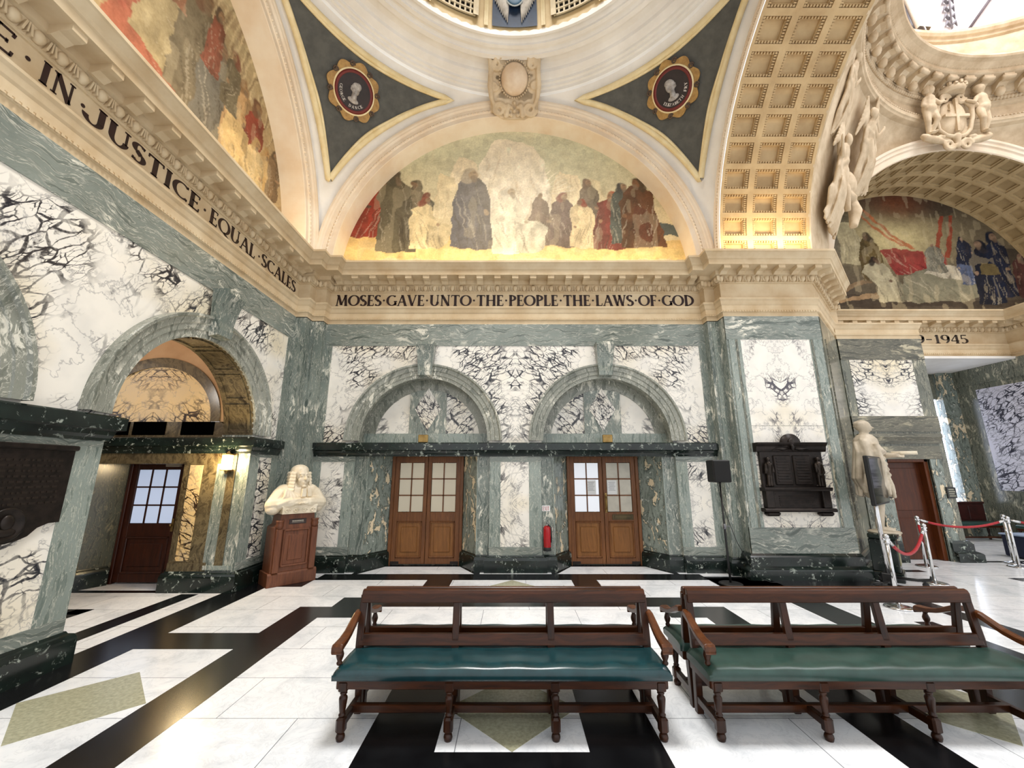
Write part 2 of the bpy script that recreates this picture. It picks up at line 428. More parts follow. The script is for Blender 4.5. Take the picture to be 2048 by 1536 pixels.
# the aisle behind the left wall
inlay(-4.75, -4.5, -2, 6.3); inlay(-5.55, -5.33, 3.2, 5.64); inlay(-7.0, -5.33, 5.44, 5.64); inlay(-7.0, -4.6, 6.36, 6.48)
fl.prism([(-6.4, 6.5), (-5.2, 6.5), (-5.35, 6.78), (-6.2, 6.78)], -.01, .0022, lambda a, b, t: V(a, b, t), 3)
# under the great arch to the right
inlay(4.7, 4.92, -2, 5.2); inlay(5.35, 5.62, -2, 5.95); inlay(6.15, 7.3, 7.62, 7.78); inlay(9.0, 12.4, 8.4, 8.52); inlay(8.2, 9.6, 7.0, 7.2)
fl.prism([(4.2, 2.6), (4.68, 3.1), (4.68, 4.1), (4.2, 4.3)], -.01, .0016, lambda a, b, t: V(a, b, t), 2)
struct('floor', fl, [FL_W, FL_B, FL_K, FL_W2], 'white marble slab floor inlaid with black bands and khaki lozenges', 'floor')

# back wall
wb = MB()
arch_fill(wb, PB, -3.68, 3.81, 2.2, 4.6, [(c, 1.23, ZA) for c in CB], 0)
for x0, x1, z0, z1, m in ((-3.68, 3.81, 4.15, 4.6, 2),):
    wb.box(x0, x1, YB - .012, YB + .05, z0, z1, m)
wb.box(-3.68, -3.54, YB - .012, YB + .02, 2.2, 4.15, 1); wb.box(3.68, 3.81, YB - .012, YB + .02, 2.2, 4.15, 1)
for c in CB:
    arch_ring(wb, PB, c, ZA, [(1.23, .0), (1.23, -.3), (1.03, -.3), (1.03, -.36)], 3)
    for s in (-1, 1): wb.box(min(c + s * 1.23, c + s * 1.4), max(c + s * 1.23, c + s * 1.4), YB + .001, YB + .36, 2.1, 2.3, 3)
    # tympanum
    P2 = lambda u, z, e=0: V(u, YB + .3 - e, z)
    half = [(c - 1.03 * math.cos(PI * i / 40), ZA + 1.03 * math.sin(PI * i / 40)) for i in range(41)]
    wb.add([P2(a, b, -.02) for a, b in half], [tuple(range(41))], 4)
    wb.box(c - 1.23, c + 1.23, YB + .275, YB + .34, 2.2, 2.45, 5)
    st = [(c - .36, 2.45), (c + .36, 2.45)] + [(c + .36 - .72 * i / 8, ZA + math.sqrt(1.03 ** 2 - (.36 - .72 * i / 8) ** 2)) for i in range(9)]
    wb.prism(st, -.02, .015, lambda a, b, t: P2(a, b, t), 1)
    wb.prism([(c - .26, 2.93), (c, 2.5), (c + .26, 2.93), (c, 3.36)], .0, .025, lambda a, b, t: P2(a, b, t), 8)
    # door recess: splayed jambs, head and the strips beside it
    for s in (-1, 1):
        a, b, d = c + s * 1.03, c + s * .705, c + s * 1.25
        wb.quad(V(a, YB + .06, 0), V(b, YB + .56, 0), V(b, YB + .56, 2.1), V(a, YB + .06, 2.1), 6)
        wb.quad(V(d, YB + .06, 0), V(a, YB + .06, 0), V(a, YB + .06, 2.1), V(d, YB + .06, 2.1), 1)
        wb.box(min(a - s * .02, a), max(a - s * .02, a), YB + .045, YB + .075, 0, 2.1, 5)
    wb.box(c - 1.25, c + 1.25, YB + .02, YB + .75, 2.06, 2.2, 5)
    wb.box(c - .9, c + .9, YB + .62, YB + .7, 0, 2.2, 6)
segs = [(-3.68, CB[0] - 1.25), (CB[0] + 1.25, CB[1] - 1.25), (CB[1] + 1.25, 3.81)]
wins = [(-3.53, -3.1), (-.21, .31), (3.24, 3.63)]
for (x0, x1), (p0, p1) in zip(segs, wins):
    wb.box(x0, x1, YB, YB + .08, 0, 2.2, 1)
    wb.box(x0, p0, YB - .008, YB, .27, 1.9, 5); wb.box(p1, x1, YB - .008, YB, .27, 1.9, 5)
    wb.box(x0, x1, YB - .008, YB, 1.9, 2.2, 2); wb.box(x0, x1, YB - .014, YB, .27, .42, 2)
    wb.box(p0, p1, YB - .004, YB, .42, 1.9, 7)
# stepped corner pilasters
for x0, x1, y in ((-4.2, -3.9, 7.2), (-3.9, -3.68, 7.41), (3.81, 4.01, 7.41)):
    wb.box(x0, x1, y, YB + .05, 0, 4.6, 1)
    wb.box(x0 + .07, x1 - .05, y - .012, y, .3, 4.45, 5 if x0 > 0 else 1)
struct('wall_back', wb, [W_BACK, G_V, G_H, G_A, W_BACK, G_P, G_J, W_BACK2, W_DIA], 'back wall of white veined marble framed in green marble with two blind arches')

# pier on the right with the canted side, and the farther pier
wp = MB()
wp.prism([(4.01, PF), (5.8, PF), (7.2, 8.55), (7.2, 9.2), (4.01, 9.2)], 0, 4.6, lambda a, b, t: V(a, b, t), 0)
def plate(x0, x1, z0, z1, m, y=PF, e=.012): wp.box(x0, x1, y - e, y + .02, z0, z1, m)
plate(4.01, 5.8, 4.14, 4.6, 1); plate(4.01, 5.8, .39, .8, 1, PF, .014)
for a, b in ((4.05, 4.27), (5.56, 5.78)):
    plate(a, b, .8, 4.14, 2); plate(a + (.12 if a < 5 else .02), a + (.16 if a < 5 else .06), .8, 4.14, 3, PF, .018)
plate(4.27, 5.56, .8, 4.14, 4, PF, .006); wp.box(4.27, 5.56, PF - .0075, PF, 2.52, 2.526, 3)
struct('wall_pier', wp, [G_V, G_H, G_P, G_R, W_PIER], 'square pier with a mirrored white marble panel framed in green')
wc = MB(); d1 = V(1.4, 1.37, 0).normalized()
Mc = Matrix.Translation(V(5.8, PF, 0)) @ Matrix.Rotation(math.atan2(1.37, 1.4), 4, 'Z')
wc.box(.02, 1.94, -.02, .05, 0, 4.6, 0, Mc); wc.box(.25, 1.7, -.035, -.0, .9, 4.2, 1, Mc)
struct('wall_canted', wc, [G_R, G_RH], 'canted olive marble wall face behind the standing statue')
YP = 8.5
wf = MB()
def fp(x0, x1, z0, z1, m, e=.012): wf.box(x0, x1, YP - e, YP + .02, z0, z1, m)
wf.box(7.2, 7.75, YP, 10.2, 0, 4.6, 0); wf.box(8.65, 9.04, YP, 10.2, 0, 4.6, 0); wf.box(7.75, 8.65, YP, 10.2, 2.0, 4.6, 0); wf.box(7.75, 8.65, 9.0, 10.2, 0, 2.0, 0)
fp(7.2, 9.04, 4.12, 4.6, 1); fp(7.2, 9.04, 2.55, 2.88, 1, .014); fp(7.38, 8.75, 2.88, 4.12, 2, .006)
wf.sweep([(7.25, YP), (8.95, YP)], [(0, 2.5), (.1, 2.5), (.1, 2.43), (.05, 2.36), (.04, 2.3), (0, 2.3)], 3)
fp(7.5, 7.75, 0, 2.05, 4, .03); fp(8.65, 8.88, 0, 2.05, 4, .03); fp(7.48, 8.9, 1.98, 2.25, 3, .036)
wf.box(9.1, 12.9, 10.06, 10.3, 4.62, 5.9, 1)
# recess beyond the far entablature
wf.box(12.9, 13.1, 8.4, 11.9, 0, 4.6, 5); wf.box(12.87, 12.91, 8.41, 11.9, 4.1, 4.6, 5); wf.box(12.87, 12.9, 8.6, 10.95, 1.25, 3.95, 6)
wf.box(9.0, 12.12, 11.6, 11.8, 0, 4.6, 5); wf.box(12.45, 12.95, 11.45, 11.8, 0, 4.6, 4); wf.box(12.1, 12.5, 11.6, 11.8, 3.8, 4.6, 5); wf.box(12.1, 12.5, 11.6, 11.8, 0, .9, 5)
wf.box(13.1, 16, 8.41, 8.6, 0, 4.6, 5)
wf.sweep([(10.6, 11.6), (12.1, 11.6)], [(0, 3.95), (.12, 3.95), (.1, 3.84), (0, 3.8)], 7)
struct('wall_far', wf, [G_R, G_RH, W_FAR, G_RH, G_J, G_R, W_SIDE, SERP], 'farther olive marble pier and recess beside the brown door')
cr = MB(); cr.box(9.0, 13.1, 9.9, 11.9, 4.56, 4.62); struct('ceiling_recess', cr, PLAST, 'white flat ceiling of the recess past the dated frieze', 'ceiling')
wn = MB(); wn.box(12.12, 12.45, 11.66, 11.68, .9, 3.8, 0); 
win1 = struct('window_1', wn, emis('window_daylight', '#dfe8ff', 3.2), 'tall bright window strip in the far recess', 'window')
MB().box(12.29, 12.31, 11.62, 11.66, .9, 3.8).box(12.09, 12.13, 11.58, 11.66, .9, 3.8).build('window_frame', PAPER, win1)

# left wall with its arched openings
wl = MB()
arch_fill(wl, PL, -1.5, 7.2, 2.2, 4.6, [(c, 1.165, ZA) for c in CLW], 0)
arch_fill(wl, lambda u, z: V(XL - .48, u, z), -1.5, 6.4, 2.2, 4.6, [(c, 1.165, ZA) for c in CLW], 5)
wl.box(XL - .02, XL + .012, -1.5, 7.2, 4.15, 4.6, 2); wl.box(XL - .02, XL + .012, 7.05, 7.2, 2.2, 4.15, 1)
for c in CLW:
    arch_ring(wl, PL, c, ZA, [(1.165, 0), (1.165, -.48)], 5)
    for k in range(7):   # sunk panels in the soffit
        a0, a1 = PI * (k + .1) / 7, PI * (k + .9) / 7
        for r, e0, e1 in ((1.15, -.05, -.09), (1.15, -.39, -.43)): arch_ring(wl, PL, c, ZA, [(1.165, e0), (r, e0), (r, e1), (1.165, e1)], 5, 6, a0, a1)
        for t in (a0, a1): arch_ring(wl, PL, c, ZA, [(1.165, -.05), (1.15, -.05), (1.15, -.43), (1.165, -.43)], 5, 1, t - .015, t + .015)
for y0, y1, p0, p1 in ((6.415, 7.2, 6.66, 7.0), (3.015, 4.085, 3.29, 3.81), (-1.5, .685, -1, .4)):
    wl.box(XL - .48, XL, y0, y1, 0, 2.2, 1); wl.box(XL - .48, XL - .001, y0, y1, 2.1, 2.32, 1)
    wl.box(XL, XL + .01, y0, p0, .4, 1.95, 3); wl.box(XL, XL + .01, p1, y1, .4, 1.95, 3)
    wl.box(XL, XL + .01, y0, y1, 1.95, 2.2, 2); wl.box(XL, XL + .014, y0, y1, .2, .4, 2)
    wl.box(XL, XL + .006, p0, p1, .4, 1.95, 4)
wl.box(XL - .3, XL - .18, 6.4, 6.42, .3, 2.0, 5); wl.box(XL - .46, XL - .04, 6.395, 6.42, .3, .36, 3)
struct('wall_left', wl, [W_LEFT, G_V, G_H, G_P, W_BACK2, ONYX], 'left wall of boldly veined white marble pierced by round arches')

# aisle behind the left arch: end wall with lunette, vault
wv = MB(); YV = 6.42; xc = -5.77
PV = lambda u, z, e=0: V(u, YV - e, z)
wv.box(-7.2, -6.55, YV, YV + .1, 0, 2.1, 0); wv.box(-5.12, -4.55, YV, YV + .1, 0, 2.1, 0)
wv.box(-6.92, -6.68, YV - .008, YV, .42, 1.82, 1); wv.box(-5.02, -4.82, YV - .008, YV, .42, 1.82, 1)
wv.box(-7.2, -6.45, YV - .014, YV, .2, .4, 2); wv.box(-5.12, -4.55, YV - .014, YV, .2, .4, 2)
wv.box(-7.2, -4.55, YV - .006, YV + .3, 1.84, 2.1, 2)
wv.box(-7.2, -4.55, YV, YV + .1, 2.1, 2.5, 3)
for a in (-6.62, -6.04, -5.27): wv.box(a, a + .52, YV - .01, YV + .02, 2.29, 2.5, 4)
wv.quad(V(-6.55, YV, 0), V(-6.33, YV + .42, 0), V(-6.33, YV + .42, 2.0), V(-6.55, YV, 2.0), 7)
wv.quad(V(-5.12, YV, 0), V(-5.38, YV + .42, 0), V(-5.38, YV + .42, 2.0), V(-5.12, YV, 2.0), 5)
half = [(xc - .95 * math.cos(PI * i / 40), 2.5 + .9 * math.sin(PI * i / 40)) for i in range(41)]
wv.add([PV(a, b, .0) for a, b in half], [tuple(range(41))], 1)
rows = []
for i in range(41):
    t = PI * i / 40; rows.append([PV(xc - r * math.cos(t), 2.5 + rz * math.sin(t), e) for r, rz, e in ((.95, .9, 0), (.95, .9, .02), (1.1, 1.06, .02), (1.1, 1.06, .0))])
wv.grid(rows, 0, False)
rows = [[PV(xc - r * math.cos(PI * i / 40), z0 + rz * math.sin(PI * i / 40), .0) for r, rz, z0 in ((1.09, 1.05, 2.5), (1.35, 1.5, 2.4))] for i in range(41)]
wv.grid(rows, 6, False)
wv.box(-7.3, -7.1, -2, YV + .1, 0, 2.6, 0); wv.box(-6.7, -5.0, 6.95, 7.05, 0, 2.2, 0); wv.box(-6.6, -5.05, YV + .02, 7.0, 2.02, 2.12, 0)  # the hidden box behind the aisle door is added to block leaking sky light
struct('wall_aisle', wv, [ONYX, W_WARM, ONYX, ONYX, simple('slot_black', '#040404', 1, spec=0, dark='#020202'), G_R, PLAST_T, SPLAY], 'aisle end wall in brown onyx with honey coloured lunette')
cv = MB(); sq = lambda q: math.sqrt(max(0, 1 - q * q))
rows = [[V(xc - 1.36 * math.cos(PI * i / 60), y, max(2.42 + 1.48 * math.sin(PI * i / 60), 2.42 + 1.42 * sq((y - 5.25) / 1.17))) for y in [4.08 + 2.34 * j / 60 for j in range(61)]] for i in range(61)]
rows.append([V(XL - .46, p.y, 2.42 + 1.42 * sq((p.y - 5.25) / 1.17)) for p in rows[-1]])
cv.grid(rows, 0, True); cv.box(-7.3, -7.1, -2, YV, 2.2, 2.5, 1)
q = [(-7.13, 4.08), (-4.6, 4.08)]; cv.box(-7.3, -4.6, 3.95, 4.08, 2.42, 4.2, 0)
struct('ceiling_aisle', cv, [PLAST_P, ONYX], 'pinkish plaster groin vault over the left aisle', 'ceiling')

# ledges, plinths
LEDGE = [(-.02, 2.0), (.03, 2.0), (.035, 2.03), (.05, 2.06), (.06, 2.10), (.11, 2.115), (.11, 2.235), (.095, 2.25), (-.02, 2.25)]
lg = MB(); lg.sweep([(-3.74, YB), (3.87, YB)], LEDGE)
struct('trim_1', lg, SERP, 'black serpentine ledge running over both double doors', 'ledge')
lg = MB(); lg.sweep([(XL - .48, 4.085), (XL, 4.085), (XL, 3.015), (XL - .48, 3.015)], [(d, z + .01) for d, z in LEDGE], left=True)
struct('trim_2', lg, SERP, 'dark serpentine ledge capping the pier with the bronze plaque', 'ledge')
lg = MB(); lg.sweep([(-7.2, YV), (XL - .0, YV - .005), (XL, 7.16)], [(d, z + .0) for d, z in LEDGE])
struct('trim_3', lg, SERP, 'dark serpentine ledge from the aisle end wall round the lamp pier', 'ledge')
PL1 = [(-.02, .28), (.02, .28), (.03, .26), (.06, .25), (.075, .22), (.08, .2), (.08, 0)]
bb = MB()
for i, c in enumerate(CB):
    l0 = -3.68 if i == 0 else None
    bb.sweep([(c - 1.25, YB + .06), (c - 1.03, YB + .06), (c - .73, YB + .55)], PL1); bb.sweep([(c + .73, YB + .55), (c + 1.03, YB + .06), (c + 1.25, YB + .06)], PL1)
for x0, x1 in segs: bb.sweep([(x0, YB + .06), (x0, YB), (x1, YB), (x1, YB + .06)] if x0 > -3 and x1 < 3 else [(x0, YB), (x1, YB)], PL1)
bb.sweep([(XL, 7.2), (-3.9, 7.2), (-3.9, 7.41), (-3.68, 7.41), (-3.68, 7.6)], PL1); bb.sweep([(3.81, 7.6), (3.81, 7.41), (4.01, 7.41)], PL1)
struct('baseboard_back', bb, SERP, 'black serpentine plinth along the back wall and door jambs', 'plinth')
bb = MB()
bb.sweep([(XL - .48, 6.415), (XL, 6.415), (XL, 7.2)], PL1); bb.sweep([(XL - .48, 4.085), (XL, 4.085), (XL, 3.015), (XL - .48, 3.015)], PL1, left=True)
bb.sweep([(-7.1, YV), (-6.55, YV), (-6.36, YV + .38)], PL1); bb.sweep([(-5.36, YV + .38), (-5.12, YV), (-4.58, YV)], PL1)
struct('baseboard_left', bb, SERP, 'dark serpentine plinth of the left wall piers', 'plinth')
bb = MB()
PL2 = [(-.02, .39), (.03, .39), (.05, .36), (.07, .34), (.07, .2), (.1, .185), (.14, .16), (.15, .14), (.15, 0)]
bb.sweep([(4.01, 7.5), (4.01, PF), (5.8, PF), (7.2, 8.55)], PL2); bb.sweep([(7.2, YP), (7.72, YP)], PL2); bb.sweep([(8.68, YP), (9.04, YP), (9.04, 10)], PL2)
struct('baseboard_right', bb, SERP, 'stepped dark serpentine plinth round the right hand piers', 'plinth')

# arch mouldings and keystones
ARC = [(1.2, -.02), (1.2, .03), (1.26, .035), (1.27, .05), (1.34, .055), (1.35, .07), (1.42, .08), (1.44, .11), (1.47, .115), (1.475, .09), (1.475, 0)]
k = 4
for c in CB:
    a = MB(); arch_ring(a, PB, c, ZA, ARC, 0, 48)
    o = struct('trim_%d' % k, a, G_A, 'moulded green marble arch over the %s double door' % ('left' if c < 0 else 'extinguisher side'), 'arch'); k += 1
for c in CLW:
    a = MB(); arch_ring(a, PL, c, ZA, [(r * 1.0 - .035 if r < 1.22 else r, e) for r, e in ARC], 0, 48)
    struct('trim_%d' % k, a, G_A, 'moulded green arch round %s' % ('the lamplit aisle opening' if c > 4 else 'the opening cut off at the photo edge'), 'arch'); k += 1
def keystone(P, c, name, label):
    b = MB()
    prof = [(.05, 4.16), (.27, 4.16), (.28, 4.1), (.24, 4.0), (.2, 3.85), (.18, 3.7), (.19, 3.6), (.18, 3.52), (.05, 3.5)]
    for i in range(len(prof) - 1):
        pass
    rows = []
    for s in (-1, 1):
        rows.append([P(c + s * (.125 + .05 * (z - 3.5) / .66), z, e) for e, z in prof])
    b.grid(rows, 0, False)
    for r in rows: b.add(r, [tuple(range(len(r)))], 0)
    struct(name, b, G_V, label, 'keystone')
for c in CB: keystone(PB, c, 'trim_%d' % k, 'green marble keystone above the %s door' % ('brass plated left' if c < 0 else 'right hand double')); k += 1
for c in CLW: keystone(PL, c, 'trim_%d' % k, 'green marble keystone of the %s' % ('lamplit aisle arch' if c > 4 else 'nearer left wall arch')); k += 1

# great entablature
ENT = [(-.1, 4.585), (0, 4.585), (0, 4.68), (.015, 4.685), (.025, 4.7), (.015, 4.72), (.02, 4.725), (.02, 4.815), (.035, 4.84), (.05, 4.90), (.07, 4.93), (.07, 4.96), (0, 4.965), (0, 5.27),
       (.02, 5.272), (.02, 5.285), (.03, 5.29), (.045, 5.35), (.065, 5.41), (.11, 5.42), (.11, 5.5), (.34, 5.505), (.34, 5.6), (.36, 5.61), (.375, 5.65), (.42, 5.71), (.44, 5.72), (.44, 5.76), (-.3, 5.76)]
def segwalk(path, d, step, inset=.1):
    """points along a path offset by d to the right, with the direction of each run"""
    P = [Vector(p) for p in path]; n = len(P)
    for i in range(n - 1):
        t = (P[i + 1] - P[i]).normalized(); nr = Vector((t.y, -t.x)); L = (P[i + 1] - P[i]).length
        def turn(j):
            if j <= 0 or j >= n - 1: return 0
            a = (P[j] - P[j - 1]).normalized(); b = (P[j + 1] - P[j]).normalized()
            c = a.x * b.y - a.y * b.x; ang = math.acos(max(-1, min(1, a.dot(b))))
            return math.copysign(math.tan(ang / 2), c)
        l0 = -d * turn(i); l1 = L + d * turn(i + 1)
        if l1 - l0 < inset * 2: continue
        m = max(1, round((l1 - l0 - 2 * inset) / step))
        for q in range(m + 1):
            s = l0 + inset + (l1 - l0 - 2 * inset) * q / m
            p = P[i] + t * s + nr * d; yield p, t, nr
def enrich(mb, path, skip=lambda p: False):
    for p, t, nr in segwalk(path, .11, .355, .12):      # modillion blocks
        if skip(p): continue
        M = Matrix.Translation(V(p.x, p.y, 0)) @ Matrix.Rotation(math.atan2(t.y, t.x), 4, 'Z')
        pr = [(0, 5.4), (0, 5.505), (-.21, 5.505), (-.21, 5.445), (-.17, 5.435), (-.1, 5.43), (-.03, 5.395)]
        mb.prism(pr, -.062, .062, lambda a, b, q: M @ V(q, a, b), 0)
    for p, t, nr in segwalk(path, .05, .18, .06):       # egg and dart
        if skip(p): continue
        M = Matrix.Translation(V(p.x, p.y, 5.352)) @ Matrix.Rotation(math.atan2(t.y, t.x), 4, 'Z')
        b = MB(); b.ell((0, 0, .0), (.052, .05, .066), None, 0, 8, 5); mb.add([M @ Vector(v) for v in b.v], b.f, 0, True)
        for s in (-1, 1): mb.box(s * .066 - .008, s * .066 + .008, -.03, .02, -.05, .055, 0, M @ Matrix.Rotation(s * .18, 4, 'Y'))
        mb.box(.085, .097, -.03, .02, -.05, .05, 0, M)
    for p, t, nr in segwalk(path, .02, .05, .03):       # bead row
        if skip(p): continue
        mb.box(p.x - .014, p.x + .014, p.y - .014, p.y + .014, 4.69, 4.715, 0)
EP = [(XL, -1.5), (XL, 7.2), (-3.9, 7.2), (-3.9, 7.41), (-3.68, 7.41), (-3.68, YB), (3.81, YB), (3.81, 7.41), (4.01, 7.41), (4.01, PF), (5.8, PF), (7.2, 8.55), (7.35, 8.55)]
en = MB(); en.sweep(EP, ENT); enrich(en, EP)
ENTAB = struct('trim_%d' % k, en, STONE, 'buff stone entablature with modillions and lettered frieze round the domed bay', 'entablature'); k += 1
ef = MB(); EF = [(7.2, 10.0), (12.9, 10.0), (12.9, 8.45), (16, 8.45)]
ef.sweep(EF, ENT); enrich(ef, EF)
ENTAB2 = struct('trim_%d' % k, ef, STONE, 'far buff stone entablature under the dark painted lunette', 'entablature'); k += 1
ea = MB(); ea.sweep([(7.2, 8.9), (7.2, YP), (9.02, YP), (9.02, 10)], [(.0, 4.58)] + ENT[1:12] + [(-.3, 4.97)])
struct('trim_%d' % k, ea, STONE, 'stone architrave over the far pier with the brown door', 'architrave'); k += 1
# ------------------------------------------------------------------ vaults and domes
AR_ = 3.6
PBk = lambda u, z, e=0: V(u, 7.2 - e, z)
PLf = lambda u, z, e=0: V(-3.9 + e, u, z)
BIG = [(3.6, -.52), (3.6, -.01), (3.605, 0), (3.7, 0), (3.705, .02), (3.725, .03), (3.74, .02), (3.745, .03), (3.81, .035), (3.82, .055), (3.835, .07), (3.86, .075), (3.89, .09), (3.93, .09), (3.94, .05), (3.95, -.02)]
def bigarch(P, cu, label, beads=True):
    global k
    a = MB(); arch_ring(a, P, cu, ZS, BIG, 0, 72, -.02, PI + .02)
    if beads:
        for i in range(150):
            t = PI * (i + .5) / 150; p = P(cu - 3.725 * math.cos(t), ZS + 3.725 * math.sin(t), .028)
            a.ell(p, (.022, .022, .022), None, 0, 5, 4)
        for i in range(20):   # joints between the voussoirs
            t = PI * (i + .5) / 20; q = []
            for r, e in ((3.802, -.25), (3.802, .0), (3.95, .002)): q.append(P(cu - r * math.cos(t), ZS + r * math.sin(t), e + .001))
    struct('trim_%d' % k, a, STONE_P, label, 'arch'); k += 1
bigarch(PBk, CX, 'pale stone arch with bead moulding round the middle painted lunette')
bigarch(PLf, CY, 'pale stone arch with bead moulding over the left painted lunette')

# saucer dome pendentives
sp = MB(); RS = HA * math.sqrt(2); ZR = 9.6; rr = math.sqrt(RS * RS - (ZR - ZS) ** 2)
rows = []
for i in range(161):
    t = 2 * PI * i / 160; q = min(HA / max(abs(math.cos(t)), abs(math.sin(t)), 1e-6), RS)
    row = []
    for j in range(25):
        z0 = math.sqrt(max(RS * RS - q * q, 0)); z1 = ZR - ZS; z = max(z0, 0) + (max(z1, z0) - z0) * j / 24
        p = math.sqrt(RS * RS - z * z); row.append(V(CX + p * math.cos(t), CY + p * math.sin(t), ZS + z))
    rows.append(row)
sp.grid(rows, 0, True); struct('ceiling', sp, PLAST, 'white plaster pendentives of the saucer dome', 'ceiling')
def onsphere(th, z, off=0):
    p = math.sqrt(max((RS - off) ** 2 - (z - ZS) ** 2, 0)); return V(CX + p * math.cos(th), CY + p * math.sin(th), z)
def spandrel(corner, name, label):
    """three sided painted panel with an ochre moulded border"""
    global k
    zb, zt, ins = 7.3, 9.42, .3
    def rng(z):
        p = math.sqrt(RS * RS - (z - ZS) ** 2); a = math.asin(min(1, HA / p)); b = math.acos(min(1, HA / p)); m = ins / p * (1 + max(0, z - 8.8) * .3)
        lo, hi = b + m, a - m            # first quadrant range measured from the x axis
        return (lo, hi) if corner == 1 else (PI - hi, PI - lo)
    z0 = zb
    while rng(z0)[1] - rng(z0)[0] < .004: z0 += .02
    N = 44; rows = []
    for j in range(N + 1):
        z = z0 + (zt - z0) * j / N; a, b = rng(z)
        rows.append([onsphere(a + (b - a) * i / 24, z, .05) for i in range(25)])
    m = MB(); m.grid(rows, 0, True)
    edge = [r[0] for r in rows] + rows[-1][1:] + [r[-1] for r in rows[::-1]][1:]
    edge.append(edge[0])
    for off, rad, mt in ((0, .06, 1), (.13, .03, 1)):
        pts = []
        ctr = sum(edge, V(0, 0, 0)) / len(edge)
        for p in edge:
            d = (p - ctr); pts.append(ctr + d * (1 - off * .55 / max(d.length, .3)))
        m.tube(pts, rad, 6, mt, True, False)
    struct(name, m, [GREYP, GILT], label, 'panel')
spandrel(0, 'ceiling_panel_left', 'dark grey three sided panel behind the bare headed medallion'); spandrel(1, 'ceiling_panel_right', 'dark grey three sided panel behind the bonneted medallion')
# moulded ring
rg = MB(); RP = [(3.98, 9.64), (3.87, 9.65), (3.86, 9.71), (3.81, 9.715), (3.8, 9.765), (3.75, 9.77), (3.74, 9.82), (3.7, 9.83), (3.61, 9.87), (3.59, 9.93), (3.5, 9.97), (3.4, 9.98), (3.33, 9.96), (3.31, 9.88), (3.22, 9.875), (3.21, 9.9), (3.17, 9.93), (3.1, 9.935), (3.08, 9.87), (3.01, 9.865), (3.0, 9.9), (2.93, 9.94), (2.88, 9.94), (2.87, 9.87), (2.83, 9.87), (2.82, 10.1)]
rg.lathe(RP, (CX, CY, 0), 192, cap=False, smooth=False); struct('trim_%d' % k, rg, PLAST, 'white moulded ring round the saucer dome', 'moulding'); k += 1
# upper dome with ribs, grilles and a blue winged panel
DP = [(3.09, 10.45), (3.06, 10.8), (2.98, 11.2), (2.82, 11.7), (2.55, 12.2), (2.1, 12.7), (1.5, 13.1), (.8, 13.3), (.02, 13.35)]
DP = [(max(r - .26, .02), z - .52) for r, z in DP]
dm = MB(); dm.lathe(DP, (CX, CY, 0), 96, mat=0, cap=False)
def dpt(az, z, off=0):
    for (r0, z0), (r1, z1) in zip(DP, DP[1:]):
        if z0 <= z <= z1: r = r0 + (r1 - r0) * (z - z0) / (z1 - z0); break
    return V(CX + (r - off) * math.cos(az), CY + (r - off) * math.sin(az), z)
def dpatch(mb, a0, a1, z0, z1, off, mat, n=8):
    mb.grid([[dpt(R(90) + a0 + (a1 - a0) * i / n, z0 + (z1 - z0) * j / n, off) for i in range(n + 1)] for j in range(n + 1)], mat, True)
for q in range(16):
    a = q * PI / 8
    for s in (-1, 1): dpatch(dm, a + s * .195 - .012, a + s * .195 + .012, 10.0, 11.7, .035, 1)
    if abs(((a + PI) % (2 * PI)) - PI) > .5: continue
    if q in (0,): continue
struct('ceiling_dome', dm, [simple('dome_cream', '#d2bd92', .65, dark='#bda476', scale=2), GILT], 'cream upper dome with ribs over the ring', 'ceiling')
for s in (-1, 1):
    gr = MB(); a0, a1 = (s * .27, s * .56) if s > 0 else (s * .56, s * .27)
    dpatch(gr, a0, a1, 10.14, 11.5, .02, 1)
    for i in range(9):
        a = a0 + (a1 - a0) * i / 8; gr.grid([[dpt(R(90) + a + d, 10.14 + 1.36 * j / 10, o) for d, o in ((-.006, .03), (-.006, .05), (.006, .05), (.006, .03))] for j in range(11)], 0, False)
    for j in range(13):
        z = 10.14 + 1.36 * j / 12; gr.grid([[dpt(R(90) + a0 + (a1 - a0) * i / 8, z + d, o) for d, o in ((-.014, .03), (-.014, .055), (.014, .055), (.014, .03))] for i in range(9)], 0, False)
    for a in (a0, a1): gr.grid([[dpt(R(90) + a + d, 10.1 + 1.4 * j / 10, o) for d, o in ((-.018, .02), (-.018, .09), (.018, .09), (.018, .02))] for j in range(11)], 0, False)
    gr.build('dome_grille', [simple('grille_cream', '#cdbd9a', .6), BLACK], None, 'cream lattice grille over black, %s of the blue winged panel in the dome' % ('left' if s > 0 else 'right'), 'grille')
bp = thing('winged_shield', 'deep blue dome panel with white wings round an oval shield', 'panel', (0, 0, 0))
m = MB(); dpatch(m, -.155, .155, 10.02, 11.7, .03, 0); m.build('panel_ground', simple('royal_blue_paint', '#18324e', .6, dark='#10233a', scale=5), bp)
m = MB()
for s in (-1, 1):
    for q in range(9):
        a0 = s * (.05 + .007 * q); zt = 10.95 - .02 * q; L = .85 - .07 * q; dx = s * (.0 + .004 * q)
        pts = [dpt(R(90) - a0 - dx * t, zt - L * t, .05) for t in (0, .35, .7, 1)]
        m.tube(pts, [.03, .038, .03, .008], 6, 0)
m.build('wings', simple('wing_white', '#cfcac0', .6, dark='#a9a49c', scale=9), bp)
m = MB(); c0 = dpt(R(90), 10.66, .06); m.ell(c0, (.17, .03, .27), None, 0, 20, 12); m.ell(dpt(R(90), 10.66, .05), (.2, .02, .3), None, 1, 20, 12)
for a, b in ((-.05, .1), (.05, .1), (-.07, 0), (.07, 0), (0, .04), (0, -.09)): m.ell((c0.x + a, c0.y - .03, c0.z + b), (.015, .01, .025), None, 1, 6, 5)
